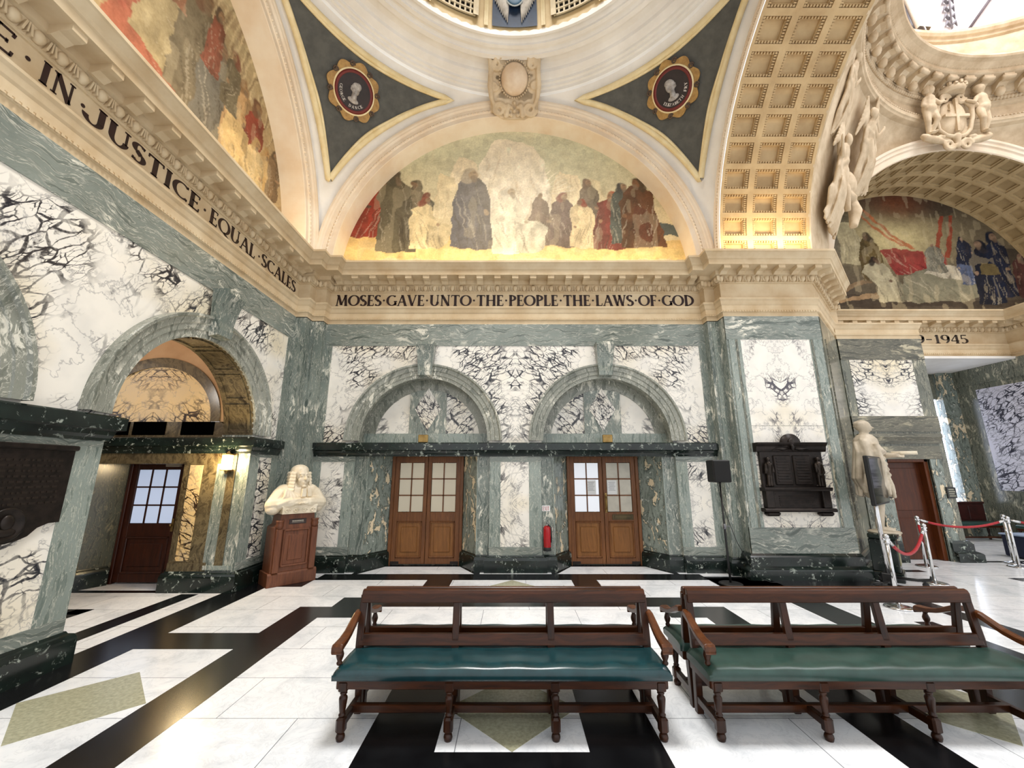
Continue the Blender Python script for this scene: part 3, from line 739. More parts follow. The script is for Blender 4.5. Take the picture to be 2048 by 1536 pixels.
m.build('shield', [simple('shield_blue', '#3f6680', .5, dark='#32556e'), simple('shield_rim', '#9fa7a6', .5)], bp)

# coffered transverse arch between the two domed bays
def coffer_vault(mb, pt, nu, nt, du, dt, depth=.1, lip=.05, mats=(0, 1, 2), teeth=True, skip=None):
    """pt(u, t, h): u across, t round the arch (radians), h = depth behind the face. du/dt: rib widths as fractions of a cell"""
    for i in range(nu):
        for j in range(nt):
            if skip and skip(i, j): continue
            u0, u1, t0, t1 = i / nu, (i + 1) / nu, j / nt, (j + 1) / nt
            a0, a1, b0, b1 = u0 + du / nu, u1 - du / nu, t0 + dt / nt, t1 - dt / nt
            rings = [(u0, u1, t0, t1, 0), (a0, a1, b0, b1, 0), (a0, a1, b0, b1, lip)]
            e, f = (a1 - a0) * .13, (b1 - b0) * .13
            rings += [(a0 + e, a1 - e, b0 + f, b1 - f, lip), (a0 + e, a1 - e, b0 + f, b1 - f, depth)]
            vs = []
            for x0, x1, y0, y1, h in rings: vs += [pt(x0, y0, h), pt(x1, y0, h), pt(x1, y1, h), pt(x0, y1, h)]
            for q in range(4):
                mb.add(vs[q * 4:q * 4 + 8], [(0, 1, 5, 4), (1, 2, 6, 5), (2, 3, 7, 6), (3, 0, 4, 7)], mats[0])
            mb.add(vs[16:20], [(0, 1, 2, 3)], mats[1])
            if teeth:       # egg and dart round the sunk panel
                n = 9
                for q in range(n):
                    for side in range(4):
                        w = .26 / n; g = (q + .5) / n
                        if side < 2: x, y = a0 + (a1 - a0) * g, (b0 if side == 0 else b1 - f); xs, ys = (a1 - a0) * w, f
                        else: x, y = (a0 if side == 2 else a1 - e), b0 + (b1 - b0) * g; xs, ys = e, (b1 - b0) * w
                        if side < 2: c = [(x - xs, y + ys * .15), (x + xs, y + ys * .15), (x + xs, y + ys * .85), (x - xs, y + ys * .85)]
                        else: c = [(x + xs * .15, y - ys), (x + xs * .85, y - ys), (x + xs * .85, y + ys), (x + xs * .15, y + ys)]
                        vs = [pt(p[0], p[1], lip) for p in c] + [pt(p[0], p[1], .012) for p in c]
                        mb.add(vs, [(4, 5, 6, 7), (0, 1, 5, 4), (1, 2, 6, 5), (2, 3, 7, 6), (3, 0, 4, 7)], mats[2])
XA, XB = 3.93, 5.62
ta = MB()
def ptA(u, t, h):
    a = PI * t; r = AR_ + h; return V(XA + (XB - XA) * u, CY + r * math.cos(a), ZS + r * math.sin(a))
coffer_vault(ta, ptA, 3, 26, .1, .11, skip=lambda i, j: j > 15)
coffer_vault(ta, ptA, 3, 26, .1, .11, teeth=False, skip=lambda i, j: j <= 15)
struct('ceiling_arch', ta, [COFF, COFF, COFF], 'buff coffered transverse arch three coffers wide', 'ceiling')
PRt = lambda u, z, e=0: V(4.02 - e, u, z)
a = MB(); arch_ring(a, PRt, CY, ZS, [(3.6, .1), (3.62, .13), (3.65, .12), (3.66, .1), (3.73, .1), (3.735, .12), (3.75, .12), (3.76, .09), (3.84, .08), (3.85, .05), (3.92, .05), (3.97, -.02)], 0, 72)
for i in range(110):
    t = PI * (1 - (i + .5) / 190); a.ell(PRt(CY - 3.7 * math.cos(t), ZS + 3.7 * math.sin(t), .105), (.016, .02, .02), None, 0, 5, 4)
struct('trim_%d' % k, a, STONE_P, 'pale stone moulding edging the coffered transverse arch', 'arch'); k += 1
a = MB(); arch_ring(a, lambda u, z, e=0: V(5.6 + e, u, z), CY, ZS, [(3.6, 0), (3.6, .05), (3.75, .06), (3.77, .03), (4.0, .02), (4.02, -.05)], 0, 60)
struct('trim_%d' % k, a, STONE_C, 'stone edge of the transverse arch beside the winged reliefs', 'arch'); k += 1

# great barrel arch and pendentives of the central bay
XC, RB, YA, YM, ZB = 10.85, 3.55, 8.38, 10.02, 5.85
bv = MB()
def ptB(u, t, h):
    a = PI * (1 - t); r = RB + h; return V(XC + r * math.cos(a), YA + (YM - YA) * u, ZB + r * math.sin(a))
coffer_vault(bv, ptB, 4, 26, .1, .1, depth=.07, lip=.035, teeth=False)
struct('ceiling_barrel', bv, [simple('grey_buff_stone', '#b29d78', .65, dark='#9c8762', scale=2), simple('grey_buff_stone_panel', '#a48f6b', .65, dark='#8e7a57', scale=2), COFF], 'coffered barrel vault in front of the dark painted lunette', 'ceiling')
a = MB(); arch_ring(a, lambda u, z, e=0: V(u, YA - e, z), XC, ZB, [(RB, -.02), (RB, .0), (RB + .02, .02), (RB + .16, .03), (RB + .17, .06), (RB + .24, .07), (RB + .26, .1), (RB + .32, .1), (RB + .34, .02)], 0, 60)
struct('trim_%d' % k, a, STONE_P, 'moulded stone arch beneath the coat of arms', 'arch'); k += 1
pd = MB(); rows = []
N = 60
for i in range(N + 1):
    s = i / N
    az = R(180) - s * R(90)
    top = V(XC + 5.05 * math.cos(az), CY + 5.12 * math.sin(az), 10.0)
    if s < .44: t = s / .44 * PI / 2; b = V(5.66, CY + 3.85 * math.sin(t), ZS + 3.85 * math.cos(t))
    elif s < .56: q = (s - .44) / .12; b = V(5.66 + 1.54 * q, 7.1 + 1.3 * q, ZS)
    else: t = (s - .56) / .44 * PI / 2; b = V(XC - (RB + .2) * math.cos(t), YA, ZB + (RB + .2) * math.sin(t))
    mid = (top + b) / 2; row = []
    for j in range(13):
        q = j / 12; p = b.lerp(top, q); o = V(XC - p.x, CY - p.y, 0); o = o.normalized() * -.22 * math.sin(PI * q) * min(1, (top - b).length / 3); row.append(p + o)
    rows.append(row)
pd.grid(rows, 0, True)
rows = [[V(2 * XC - p.x, p.y, p.z) for p in r] for r in rows[N // 2:]]
pd.grid(rows, 0, True)
struct('ceiling_pendentive', pd, STONE_C, 'curved stone pendentive carrying the winged figures', 'ceiling')
C2 = (XC, CY, 0)
rc = MB(); RC = [(5.2, 9.98), (5.0, 9.98), (4.98, 10.02), (4.95, 10.03), (4.93, 10.1), (4.97, 10.11), (4.98, 10.17), (5.0, 10.18), (5.02, 10.56), (4.98, 10.58), (4.95, 10.63), (4.93, 10.64), (4.9, 10.7), (4.84, 10.76), (4.84, 10.79), (4.8, 10.81), (4.78, 10.96), (4.45, 10.98), (4.42, 11.0), (4.42, 11.08), (4.4, 11.09), (4.36, 11.12), (4.3, 11.17), (4.22, 11.2), (4.2, 11.24), (4.22, 11.3), (4.9, 11.34), (5.0, 11.42), (5.0, 12.5), (4.95, 12.52), (4.93, 12.58), (4.88, 12.6), (4.84, 12.66), (4.84, 12.74), (5.0, 12.78)]
RC = [(r, z - (.1 if 10.5 < z < 11.5 else 0)) for r, z in RC]
rc.lathe(RC, C2, 160, mat=0, cap=False, smooth=False)
for q in range(150):       # egg and dart and bead rows, front arc only
    az = R(60) + R(130) * q / 150
    c, s = math.cos(az), math.sin(az)
    rc.ell((XC + 4.89 * c, CY + 4.89 * s, 10.6), (.05, .05, .055), None, 0, 6, 4)
    rc.ell((XC + 4.94 * c, CY + 4.94 * s, 10.12), (.03, .03, .03), None, 0, 5, 4)
    rc.ell((XC + 4.41 * c, CY + 4.41 * s, 11.0), (.03, .03, .02), None, 0, 5, 4)
for q in range(26):        # scrolled brackets with leaf drops
    az = R(58) + R(5.4) * q; c, s = math.cos(az), math.sin(az)
    M = Matrix.Translation(V(XC, CY, -.1)) @ Matrix.Rotation(az, 4, 'Z')
    pr = [(4.8, 10.97), (4.45, 10.97), (4.45, 10.89), (4.52, 10.85), (4.6, 10.87), (4.68, 10.83), (4.74, 10.77), (4.82, 10.75)]
    rc.prism(pr, -.1, .1, lambda a, b, t: M @ V(a, t, b), 0)
    b = MB(); b.tube([V(4.49, -.12, 10.89), V(4.49, .12, 10.89)], .05, 10); b.ell((4.74, 0, 10.75), (.09, .1, .12), None, 0, 8, 6); b.ell((4.7, .03, 10.81), (.04, .03, .05), None, 0, 6, 5); b.ell((4.7, -.03, 10.81), (.04, .03, .05), None, 0, 6, 5)
    rc.add([M @ Vector(v) for v in b.v], b.f, 0, True)
struct('trim_%d' % k, rc, STONE_C, 'great ring cornice with leaf brackets under the main dome', 'cornice'); k += 1
# drum dome with a half round window
dd = MB()
DD = [(5.0, 12.76), (5.0, 13.2), (4.9, 13.9), (4.7, 14.7), (4.3, 15.6), (3.7, 16.4), (2.9, 17.0), (2.0, 17.4), (1.6, 17.5)]
def dsurf(az, z, off=0):
    for (r0, z0), (r1, z1) in zip(DD, DD[1:]):
        if z0 <= z <= z1: r = r0 + (r1 - r0) * (z - z0) / (z1 - z0); break
    return V(XC + (r - off) * math.cos(az), CY + (r - off) * math.sin(az), z)
dd.lathe(DD, C2, 96, cap=False, mat=0)
struct('ceiling_great_dome', dd, simple('dome_white', '#efe9ea', .7, dark='#e2d9da', scale=1.4), 'white great dome above the ring cornice', 'ceiling')
AZW = R(109)
wm = MB(); rows = []
for i in range(25):
    t = PI * i / 24; row = []
    for q in (0, 1): row.append(dsurf(AZW + .22 * math.cos(t) * q, 12.8 + 1.25 * math.sin(t) * q, .06))
    rows.append(row)
wm.grid(rows, 0, True)
win2 = struct('window_2', wm, emis('sky_glass', '#eef2ff', 2.2), 'half round window low in the great dome', 'window')
wf2 = MB()
for rad, off in ((1, .075),): wf2.tube([dsurf(AZW + .22 * math.cos(PI * i / 24), 12.8 + 1.25 * math.sin(PI * i / 24), off) for i in range(25)], .05, 6)
for t in (.35, .7, 1.05, 1.4, 1.75, 2.1, 2.45, 2.8): wf2.tube([dsurf(AZW, 12.8, .075), dsurf(AZW + .22 * math.cos(t), 12.8 + 1.25 * math.sin(t), .075)], .012, 5)
for f in (.4, .7): wf2.tube([dsurf(AZW + f * .22 * math.cos(PI * i / 24), 12.8 + f * 1.25 * math.sin(PI * i / 24), .075) for i in range(25)], .012, 5)
wf2.build('window_frame', simple('iron_frame', '#4b4548', .5), win2)
wf3 = MB(); wf3.grid([[dsurf(AZW + f * .22 * math.cos(PI * i / 24), 12.8 + f * 1.25 * math.sin(PI * i / 24), o) for f, o in ((1.05, .03), (1.05, .2), (1.35, .2), (1.38, .12), (1.45, .12), (1.45, .02))] for i in range(25)], 0, False)
struct('trim_%d' % k, wf3, STONE_P, 'pinkish arch round the half round dome window', 'arch'); k += 1
lf = MB(); az = R(84)
for j in range(7):
    z = 13.0 + .22 * j
    for s in (-1, 1): lf.tube([dsurf(az, z, .05), dsurf(az + s * .02, z + .1, .07), dsurf(az + s * .028, z - .03, .05)], [.03, .04, .008], 6)
lf.tube([dsurf(az, 12.9, .05), dsurf(az, 14.5, .05)], .02, 6)
lf.build('leaf_ornament', simple('grey_leaf', '#8d8a92', .6), None, 'grey painted leaf drop on the white dome right of the half round window', 'ornament')
lf = MB(); lf.tube([dsurf(R(80), 12.8, .05), dsurf(R(73), 13.6, .05), dsurf(R(66), 14.2, .05)], .035, 6); struct('trim_%d' % k, lf, simple('dark_line', '#6b6066', .6), 'dark rib line crossing the white dome', 'rib'); k += 1

# ------------------------------------------------------------------ carved lettering
T, TH = .17, .07
def SL(x0, y0, x1, y1, w): return ('l', x0, y0, x1, y1, w)
def SF(x, y, h=.14): return ('l', x - h, y, x + h, y, .05)
def ST(x): return [SL(x, 0, x, 1, T), SF(x, .025), SF(x, .975)]
def AR(cx, cy, rx, ry, a0, a1): return ('a', cx, cy, rx, ry, a0, a1)
GL = {
 'A': (.82, [SL(.1, 0, .42, 1, TH), SL(.42, 1, .72, 0, T), SL(.22, .35, .58, .35, .06), SF(.1, .025, .11), SF(.72, .025, .13)]),
 'B': (.62, ST(.16) + [AR(.2, .74, .28, .22, -90, 90), AR(.2, .26, .34, .22, -90, 90), SL(.16, .96, .22, .96, .06), SL(.16, .5, .22, .5, .05), SL(.16, .04, .22, .04, .06)]),
 'C': (.8, [AR(.47, .5, .38, .45, 48, 312), SL(.73, .82, .73, .97, .05), SL(.73, .03, .73, .18, .05)]),
 'D': (.84, ST(.16) + [AR(.2, .5, .52, .455, -90, 90), SL(.16, .955, .24, .955, .06), SL(.16, .045, .24, .045, .06)]),
 'E': (.6, ST(.16) + [SL(.16, .965, .52, .965, .06), SL(.16, .5, .44, .5, .05), SL(.16, .035, .55, .035, .06), SL(.51, .8, .53, .99, .05), SL(.43, .42, .43, .58, .04), SL(.54, .01, .56, .22, .05)]),
 'F': (.56, ST(.16) + [SL(.16, .965, .52, .965, .06), SL(.16, .5, .44, .5, .05), SL(.51, .8, .53, .99, .05), SL(.43, .42, .43, .58, .04)]),
 'G': (.86, [AR(.47, .5, .38, .45, 48, 330), SL(.76, .05, .76, .42, T * .85), SF(.76, .42), SL(.71, .82, .73, .96, .05)]),
 'H': (.86, ST(.16) + ST(.7) + [SL(.16, .5, .7, .5, .06)]),
 'I': (.34, ST(.17)),
 'J': (.5, [SL(.34, .26, .34, 1, T), SF(.34, .975), AR(.1, .28, .24, .27, -185, 0)]),
 'L': (.58, ST(.16) + [SL(.16, .035, .52, .035, .06), SL(.52, .01, .55, .24, .05)]),
 'M': (1.02, [SL(.12, 0, .2, 1, TH), SL(.2, 1, .5, .08, T), SL(.5, .08, .8, 1, TH), SL(.8, 1, .88, 0, T), SF(.12, .025, .11), SF(.88, .025, .13), SF(.17, .975, .1), SF(.83, .975, .1)]),
 'N': (.88, [SL(.16, 0, .16, 1, TH), SL(.16, 1, .72, 0, T), SL(.72, 0, .72, 1, TH), SF(.16, .025, .11), SF(.13, .975, .1), SF(.72, .975, .11)]),
 'O': (.94, [AR(.47, .5, .4, .455, 0, 360)]),
 'P': (.62, ST(.16) + [AR(.2, .72, .33, .235, -90, 90), SL(.16, .955, .22, .955, .06), SL(.16, .485, .22, .485, .05)]),
 'Q': (.94, [AR(.47, .5, .4, .455, 0, 360), SL(.5, .06, .98, -.2, .12)]),
 'R': (.74, ST(.16) + [AR(.2, .73, .3, .225, -90, 90), SL(.16, .955, .22, .955, .06), SL(.3, .5, .68, .02, T * .9), SF(.68, .025, .08)]),
 'S': (.56, [AR(.28, .745, .2, .22, 40, 250), AR(.28, .26, .22, .225, -140, 72), SL(.2, .57, .36, .43, T), SL(.44, .82, .46, .97, .05), SL(.08, .03, .1, .18, .05)]),
 'T': (.74, [SL(.37, 0, .37, 1, T), SF(.37, .025), SL(.04, .965, .7, .965, .065), SL(.05, .8, .05, .99, .05), SL(.69, .8, .69, .99, .05)]),
 'U': (.84, [SL(.16, .36, .16, 1, T), AR(.42, .36, .26, .33, 180, 360), SL(.68, .3, .68, 1, TH), SF(.16, .975), SF(.68, .975, .11)]),
 'V': (.8, [SL(.1, 1, .42, 0, T), SL(.42, 0, .7, 1, TH), SF(.1, .975), SF(.7, .975, .1)]),
 'W': (1.1, [SL(.1, 1, .36, 0, T), SL(.36, 0, .56, 1, TH), SL(.54, 1, .8, 0, T), SL(.8, 0, 1.0, 1, TH), SF(.1, .975), SF(.55, .975, .12), SF(1.0, .975, .1)]),
 'X': (.76, [SL(.1, 1, .66, 0, T), SL(.66, 1, .1, 0, TH), SF(.1, .975, .1), SF(.66, .975, .1), SF(.1, .025, .1), SF(.66, .025, .1)]),
 'Y': (.74, [SL(.37, 0, .37, .48, T), SL(.08, 1, .37, .46, T), SL(.66, 1, .37, .46, TH), SF(.37, .025), SF(.08, .975, .1), SF(.66, .975, .1)]),
 'Z': (.66, [SL(.08, .965, .58, .965, .065), SL(.58, .96, .08, .04, T), SL(.08, .035, .6, .035, .065), SL(.09, .8, .09, .98, .05), SL(.6, .02, .6, .2, .05)]),
 '1': (.5, [SL(.27, 0, .27, 1, T), SF(.27, .025, .18), SL(.1, .84, .27, .97, .06)]),
 '4': (.66, [SL(.48, 0, .48, 1, T), SL(.46, 1, .04, .3, TH), SL(.04, .28, .64, .28, .07), SF(.48, .025)]),
 '5': (.6, [SL(.14, .955, .52, .955, .08), SL(.14, .96, .12, .54, TH), AR(.26, .3, .26, .28, -130, 130)]),
 '9': (.66, [AR(.32, .68, .25, .29, 0, 360), AR(.14, .5, .43, .5, -62, 30)]),
 '-': (.6, [SL(.08, .45, .5, .45, .08)]), '.': (.36, [('d', .18, .5, .09)]), ' ': (.3, []), ',': (.2, [])}
def glyphs(mb, text, place, width, height, track=.06, mat=0, h=.004, bold=1.0):
    """serif capitals fitted to width x height; place(a, b, c) puts a point at a along, b up, c proud"""
    tot = sum(GL[c][0] + track for c in text) - track; kx = width / tot; x = 0
    for c in text:
        w, st = GL[c]
        for g in st:
            if g[0] == 'l':
                _, x0, y0, x1, y1, wd = g; d = Vector(((x1 - x0) * kx, (y1 - y0) * height)); d.normalize(); nn = Vector((-d.y, d.x)) * wd * bold * .5 * (kx + height) / 2
                if abs(d.y) > .9: nn = Vector((wd * bold * .5 * kx, 0))
                q = [((x + x0) * kx + nn.x, y0 * height + nn.y), ((x + x0) * kx - nn.x, y0 * height - nn.y), ((x + x1) * kx - nn.x, y1 * height - nn.y), ((x + x1) * kx + nn.x, y1 * height + nn.y)]
                mb.prism(q, 0, h, lambda a, b, t: place(a, b, t), mat)
            elif g[0] == 'a':
                _, cx, cy, rx, ry, a0, a1 = g; n = max(6, int(abs(a1 - a0) / 12)); rows = []
                for i in range(n + 1):
                    a = R(a0 + (a1 - a0) * i / n); wd = (TH + (T - TH) * abs(math.cos(a)) ** 1.3) * bold * .5
                    row = []
                    for s, hh in ((1, 0), (1, h), (-1, h), (-1, 0)): row.append(place((x + cx + (rx + s * wd) * math.cos(a)) * kx, (cy + (ry + s * wd * .8) * math.sin(a)) * height, hh))
                    rows.append(row)
                mb.grid(rows, mat, False)
            else:
                _, cx, cy, r = g; pts = [((x + cx) * kx + r * height * math.cos(2 * PI * i / 10), cy * height + r * height * math.sin(2 * PI * i / 10)) for i in range(10)]
                mb.prism(pts, 0, h, lambda a, b, t: place(a, b, t), mat)
        x += w + track
b = MB(); glyphs(b, 'MOSES.GAVE.UNTO.THE.PEOPLE.THE.LAWS.OF.GOD', lambda a, c, t: V(-3.57 + a, YB - .001 - t, 4.995 + c), 7.26, .235, .04, 0, .004, 1.25)
for word, y0, y1 in (('JUSTICE', 3.27, 4.68), ('EQUAL', 4.86, 5.85), ('SCALES', 6.02, 7.08), ('IN', 2.84, 3.12), ('JUSTICE', .1, 1.4), ('E', 2.44, 2.66), ('.', 2.70, 2.79), ('.', 3.14, 3.25), ('.', 4.71, 4.82), ('.', 5.9, 6.0)):
    glyphs(b, word, lambda a, c, t: V(XL + .001 + t, y0 + a, 5.035 + c), y1 - y0, .215, .05, 0, .004, 1.2) if word != 'JUSTICE' or y0 > 2 else None
b.build('lettering', INK, ENTAB)
b = MB(); glyphs(b, '9-1945', lambda a, c, t: V(10.53 + a, 10.0 - .001 - t, 4.995 + c), 1.36, .23, .06, 0, .004, 1.1); b.build('lettering', simple('dark_numerals', '#33261c', .5), ENTAB2)
# ------------------------------------------------------------------ wall paintings (plain painted stand-ins)
rng = np.random.default_rng(5)
def vnoise(x, y, seed=0):
    r = np.random.default_rng(seed); g = r.random((64, 64))
    xi, yi = np.floor(x).astype(int), np.floor(y).astype(int); fx, fy = x - xi, y - yi
    fx = fx * fx * (3 - 2 * fx); fy = fy * fy * (3 - 2 * fy)
    a, b, c, d = g[xi % 64, yi % 64], g[(xi + 1) % 64, yi % 64], g[xi % 64, (yi + 1) % 64], g[(xi + 1) % 64, (yi + 1) % 64]
    return (a * (1 - fx) + b * fx) * (1 - fy) + (c * (1 - fx) + d * fx) * fy
class Paint:
    """pigment laid on a half round panel; s, t run 0..1 across the panel and up"""
    def __init__(p, nu, nv, asp, low=.14):
        p.nu, p.nv = nu, nv; s, t = np.meshgrid(np.linspace(0, 1, nu), np.linspace(0, 1, nv)); p.s, p.t = s.ravel(), (t.ravel() - low) / (1 - low); p.raw = t.ravel(); p.asp = asp
        p.c = np.ones((p.s.size, 3))
        p.wx = p.s + .01 * (vnoise(p.s * 46, p.t * 24, 1) - .5) + .012 * (vnoise(p.s * 13, p.t * 8, 41) - .5); p.wy = p.t + .02 * (vnoise(p.s * 46, p.t * 24, 2) - .5) + .03 * (vnoise(p.s * 13, p.t * 8, 42) - .5)
    def lay(p, m, col, a=1.0):
        c = np.array(lin(col)[:3]); k = (m * a)[:, None]; p.c = p.c * (1 - k) + c * k
    def mask(p, pts):
        """indices and coverage of the grid points inside a polygon"""
        q = np.array(pts); lo, hi = q.min(0) - .012, q.max(0) + .012
        ix = np.nonzero((p.wx > lo[0]) & (p.wx < hi[0]) & (p.wy > lo[1]) & (p.wy < hi[1]))[0]
        x, y = p.wx[ix], p.wy[ix]; ins = np.zeros(x.size, bool); j = len(pts) - 1
        for i in range(len(pts)):
            (x0, y0), (x1, y1) = pts[i], pts[j]
            ins ^= ((y0 > y) != (y1 > y)) & (x < (x1 - x0) * (y - y0) / (y1 - y0 + 1e-12) + x0); j = i
        return ix[ins]
    def put(p, ix, col, a):
        p.c[ix] = p.c[ix] * (1 - a) + np.array(lin(col)[:3]) * a
    def poly(p, pts, col, a=1.0, folds=0, fcol='#3a332c', ang=0):
        ix = p.mask(pts); p.put(ix, col, a)
        n = vnoise(p.s[ix] * 60, p.t[ix] * 20, 31); p.c[ix] = np.clip(p.c[ix] * (.82 + .36 * n)[:, None], 0, 1)
        if folds:
            q = np.array(pts); lo, hi = q.min(0), q.max(0); keep = np.zeros(p.s.size, bool); keep[ix] = True
            for k_ in range(int(folds)):
                x = lo[0] + (hi[0] - lo[0]) * rng.random(); y = lo[1] + (hi[1] - lo[1]) * rng.random(); L = (hi[1] - lo[1]) * (.25 + .4 * rng.random()); dx = ang * L + (hi[0] - lo[0]) * .25 * (rng.random() - .5); w = (hi[0] - lo[0]) * .02 * (.5 + rng.random())
                st = [(x, y), (x + w + dx * .5, y - L * .5), (x + dx, y - L), (x - w + dx * .5, y - L * .5)]
                jx = p.mask(st); jx = jx[keep[jx]]; p.put(jx, fcol if k_ % 2 else '#efe2c6', .38 if k_ % 2 else .2)
    def ell(p, cx, cy, rx, ry, col, a=1.0, soft=.25):
        d = np.sqrt(((p.wx - cx) / rx) ** 2 + ((p.wy - cy) / ry) ** 2); p.lay(np.clip((1 - d) / soft, 0, 1), col, a)
    def figure(p, x, y, w, h, robe, head, hood=None, lean=0, seat=False):
        """a draped standing or sitting figure, told only by its masses"""
        s = 1 if rng.random() > .4 else -1
        if seat: b = [(x - w * .35, y), (x - w * .42, y + h * .5), (x - w * .3 + lean, y + h * .74), (x - w * .05 + lean, y + h * .84), (x + w * .2 + lean, y + h * .74), (x + w * .26, y + h * .5), (x + w * .6, y + h * .42), (x + w * .72, y + h * .36), (x + w * .62, y + h * .04), (x + w * .4, y - .01)]
        else: b = [(x - w * .5, y), (x - w * .46, y + h * .3), (x - w * .42 + lean, y + h * .6), (x - w * .34 + lean, y + h * .77), (x - w * .12 + lean, y + h * .86), (x + w * .16 + lean, y + h * .85), (x + w * .36 + lean, y + h * .75), (x + w * .44 + lean, y + h * .55), (x + w * .42, y + h * .3), (x + w * .52, y), (x + w * .1, y - .012)]
        p.poly(b, robe, 1, 30, '#241f1c', .12 * s)
        # darker turned side, lighter shoulder, a sleeve and a pale hand
        d = [(q[0] if (q[0] - x) * s > 0 else x + .08 * w * s, q[1]) for q in b]; p.poly(d, '#221d1a', .3)
        p.poly([(x - s * w * .36 + lean, y + h * .76), (x - s * w * .05 + lean, y + h * .82), (x + s * w * .02 + lean, y + h * .58), (x + s * w * .3 + lean, y + h * .46), (x + s * w * .28 + lean, y + h * .38), (x - s * w * .16 + lean, y + h * .44)], robe, .85, 8, '#2a2420', .3)
        r = h * .07
        p.ell(x + s * w * .32 + lean, y + h * .425, r * .5 / p.asp, r * .45, head, .9)
        if hood: p.ell(x + lean - s * r * .1, y + h * .905, r * 1.15 / p.asp, r * 1.35, hood); p.ell(x + lean - s * w * .12, y + h * .84, r * .9 / p.asp, r * 1.1, hood, .9)
        p.ell(x + lean + s * r * .2 / p.asp, y + h * .9, r * .72 / p.asp, r * .95, head)
        p.ell(x + lean + s * r * .34 / p.asp, y + h * .925, r * .4 / p.asp, r * .22, '#4a382c', .45)
        p.ell(x + lean + s * r * .3 / p.asp, y + h * .845, r * .5 / p.asp, r * .75, '#75624f', .75)
    def finish(p, amt=.2, fx=70, fy=40, gain=1.0):
        p.c = p.c * gain
        n = vnoise(p.s * fx, p.t * fy, 3) * .5 + vnoise(p.s * fx * 2.3, p.t * fy * 2.3, 4) * .3 + vnoise(p.s * fx * .3, p.t * fy * .3, 5) * .4
        p.c = np.clip(p.c * (1 + amt * (n - .6))[:, None], 0, 1)
        v = vnoise(p.s * fx * .8, p.t * fy * .25, 17); p.lay((v > .72).astype(float), '#d8c8a4', .18); p.lay((v < .25).astype(float), '#5a4c3c', .14)
    def build(p, name, place, inside, label, rough=.5):
        vid = np.arange(p.s.size).reshape(p.nv, p.nu); vs = [tuple(place(a, b)) for a, b in zip(p.s, p.raw)]; ok = inside(p.s, p.raw).reshape(p.nv, p.nu)
        fs = []
        for j in range(p.nv - 1):
            for i in range(p.nu - 1):
                if ok[j, i] or ok[j + 1, i] or ok[j, i + 1] or ok[j + 1, i + 1]: fs.append((int(vid[j, i]), int(vid[j, i + 1]), int(vid[j + 1, i + 1]), int(vid[j + 1, i])))
        me = bpy.data.meshes.new(name); me.from_pydata(vs, [], fs)
        at = me.color_attributes.new('pigment', 'FLOAT_COLOR', 'POINT')
        at.data.foreach_set('color', np.hstack([p.c, np.ones((p.s.size, 1))]).astype(np.float32).ravel())
        m = NT(name + '_paint', .85, .15); a = m.n('VertexColor', layer_name='pigment'); nn = m.noise(m.coord(), 26, 6, .7)
        m.done(m.mix(.35, a.outputs[0], m.mix(m.ramp(nn.outputs[0], [(.3, '#9a8f80'), (.7, '#ffffff')]), '#ffffff', a.outputs[0], 'MULTIPLY'), 'MULTIPLY') if False else m.mix(1.0, a.outputs[0], m.ramp(nn.outputs[0], [(.3, (.78, .76, .72, 1)), (.65, (1, 1, 1, 1))]), 'MULTIPLY'))
        me.materials.append(m.mat); me.update()
        o = bpy.data.objects.new(name, me); COL.objects.link(o); return tag(o, label, 'painting')
# middle lunette
p = Paint(380, 200, 2.1)
p.lay(np.ones(p.s.size), '#cdbb93'); g = np.clip((p.t - .35) * 2.2, 0, 1); p.lay(g, '#c3c5a8', .85); p.lay(np.clip((p.t - .72) * 2.5, 0, 1) * (vnoise(p.s * 9, p.t * 9, 8) > .42), '#d9d3b4', .6)
for cx, w, h, c in ((.5, .2, .55, '#e9dcc4'), (.36, .1, .42, '#e2d2b2'), (.66, .09, .3, '#decca8'), (.74, .05, .26, '#d3c29b'), (.3, .07, .3, '#d6c49c')):
    p.poly([(cx - w * .6, .3), (cx - w * .5, .35 + h * .7), (cx - w * .3, .36 + h), (cx, .34 + h * 1.02), (cx + w * .32, .36 + h * .9), (cx + w * .5, .3 + h * .6), (cx + w * .6, .3)], c, .9, 34, '#b79c78', 0)
for q in range(26):
    a = R(20 + 5.4 * q); p.poly([(.5, .4), (.5 + .19 * math.cos(a) - .003, .4 + .34 * math.sin(a)), (.5 + .19 * math.cos(a + .03), .4 + .34 * math.sin(a + .03))], '#f1e8d2', .5)
p.poly([(0, 0), (0, .2), (.26, .2), (.26, .16), (.6, .16), (.6, .12), (1, .15), (1, 0)], '#cfae71'); p.poly([(0, 0), (0, .085), (1, .085), (1, 0)], '#d9bc7c')
p.poly([(.9, .2), (.93, .27), (1, .25), (1, .18), (.9, .18)], '#4d5551')
for f in ((.075, .17, .1, .5, '#8f2a20', '#4c3b30', '#3c332b', .02), (.2, .19, .06, .42, '#6f6450', '#7c6048', '#4b4436'), (.235, .15, .06, .36, '#5d5a4b', '#7a4e3c', '#6e3327'), (.155, .06, .12, .62, '#5d5644', '#4c4538', '#4a473a', -.01)): p.figure(*f)
p.figure(.235, .09, .11, .38, '#d6c193', '#8a6a4e', '#7c3b2c', 0, True)
p.figure(.375, .09, .13, .62, '#4b4c55', '#a38a6c', '#9c8f7c')
p.figure(.575, .1, .07, .42, '#6a5448', '#8d7359', None); p.figure(.645, .1, .09, .4, '#5b4744', '#a0866b', '#7c4a40'); p.figure(.49, .05, .15, .5, '#e6dcc0', '#b39c7c', '#d9cfb8', 0, True)
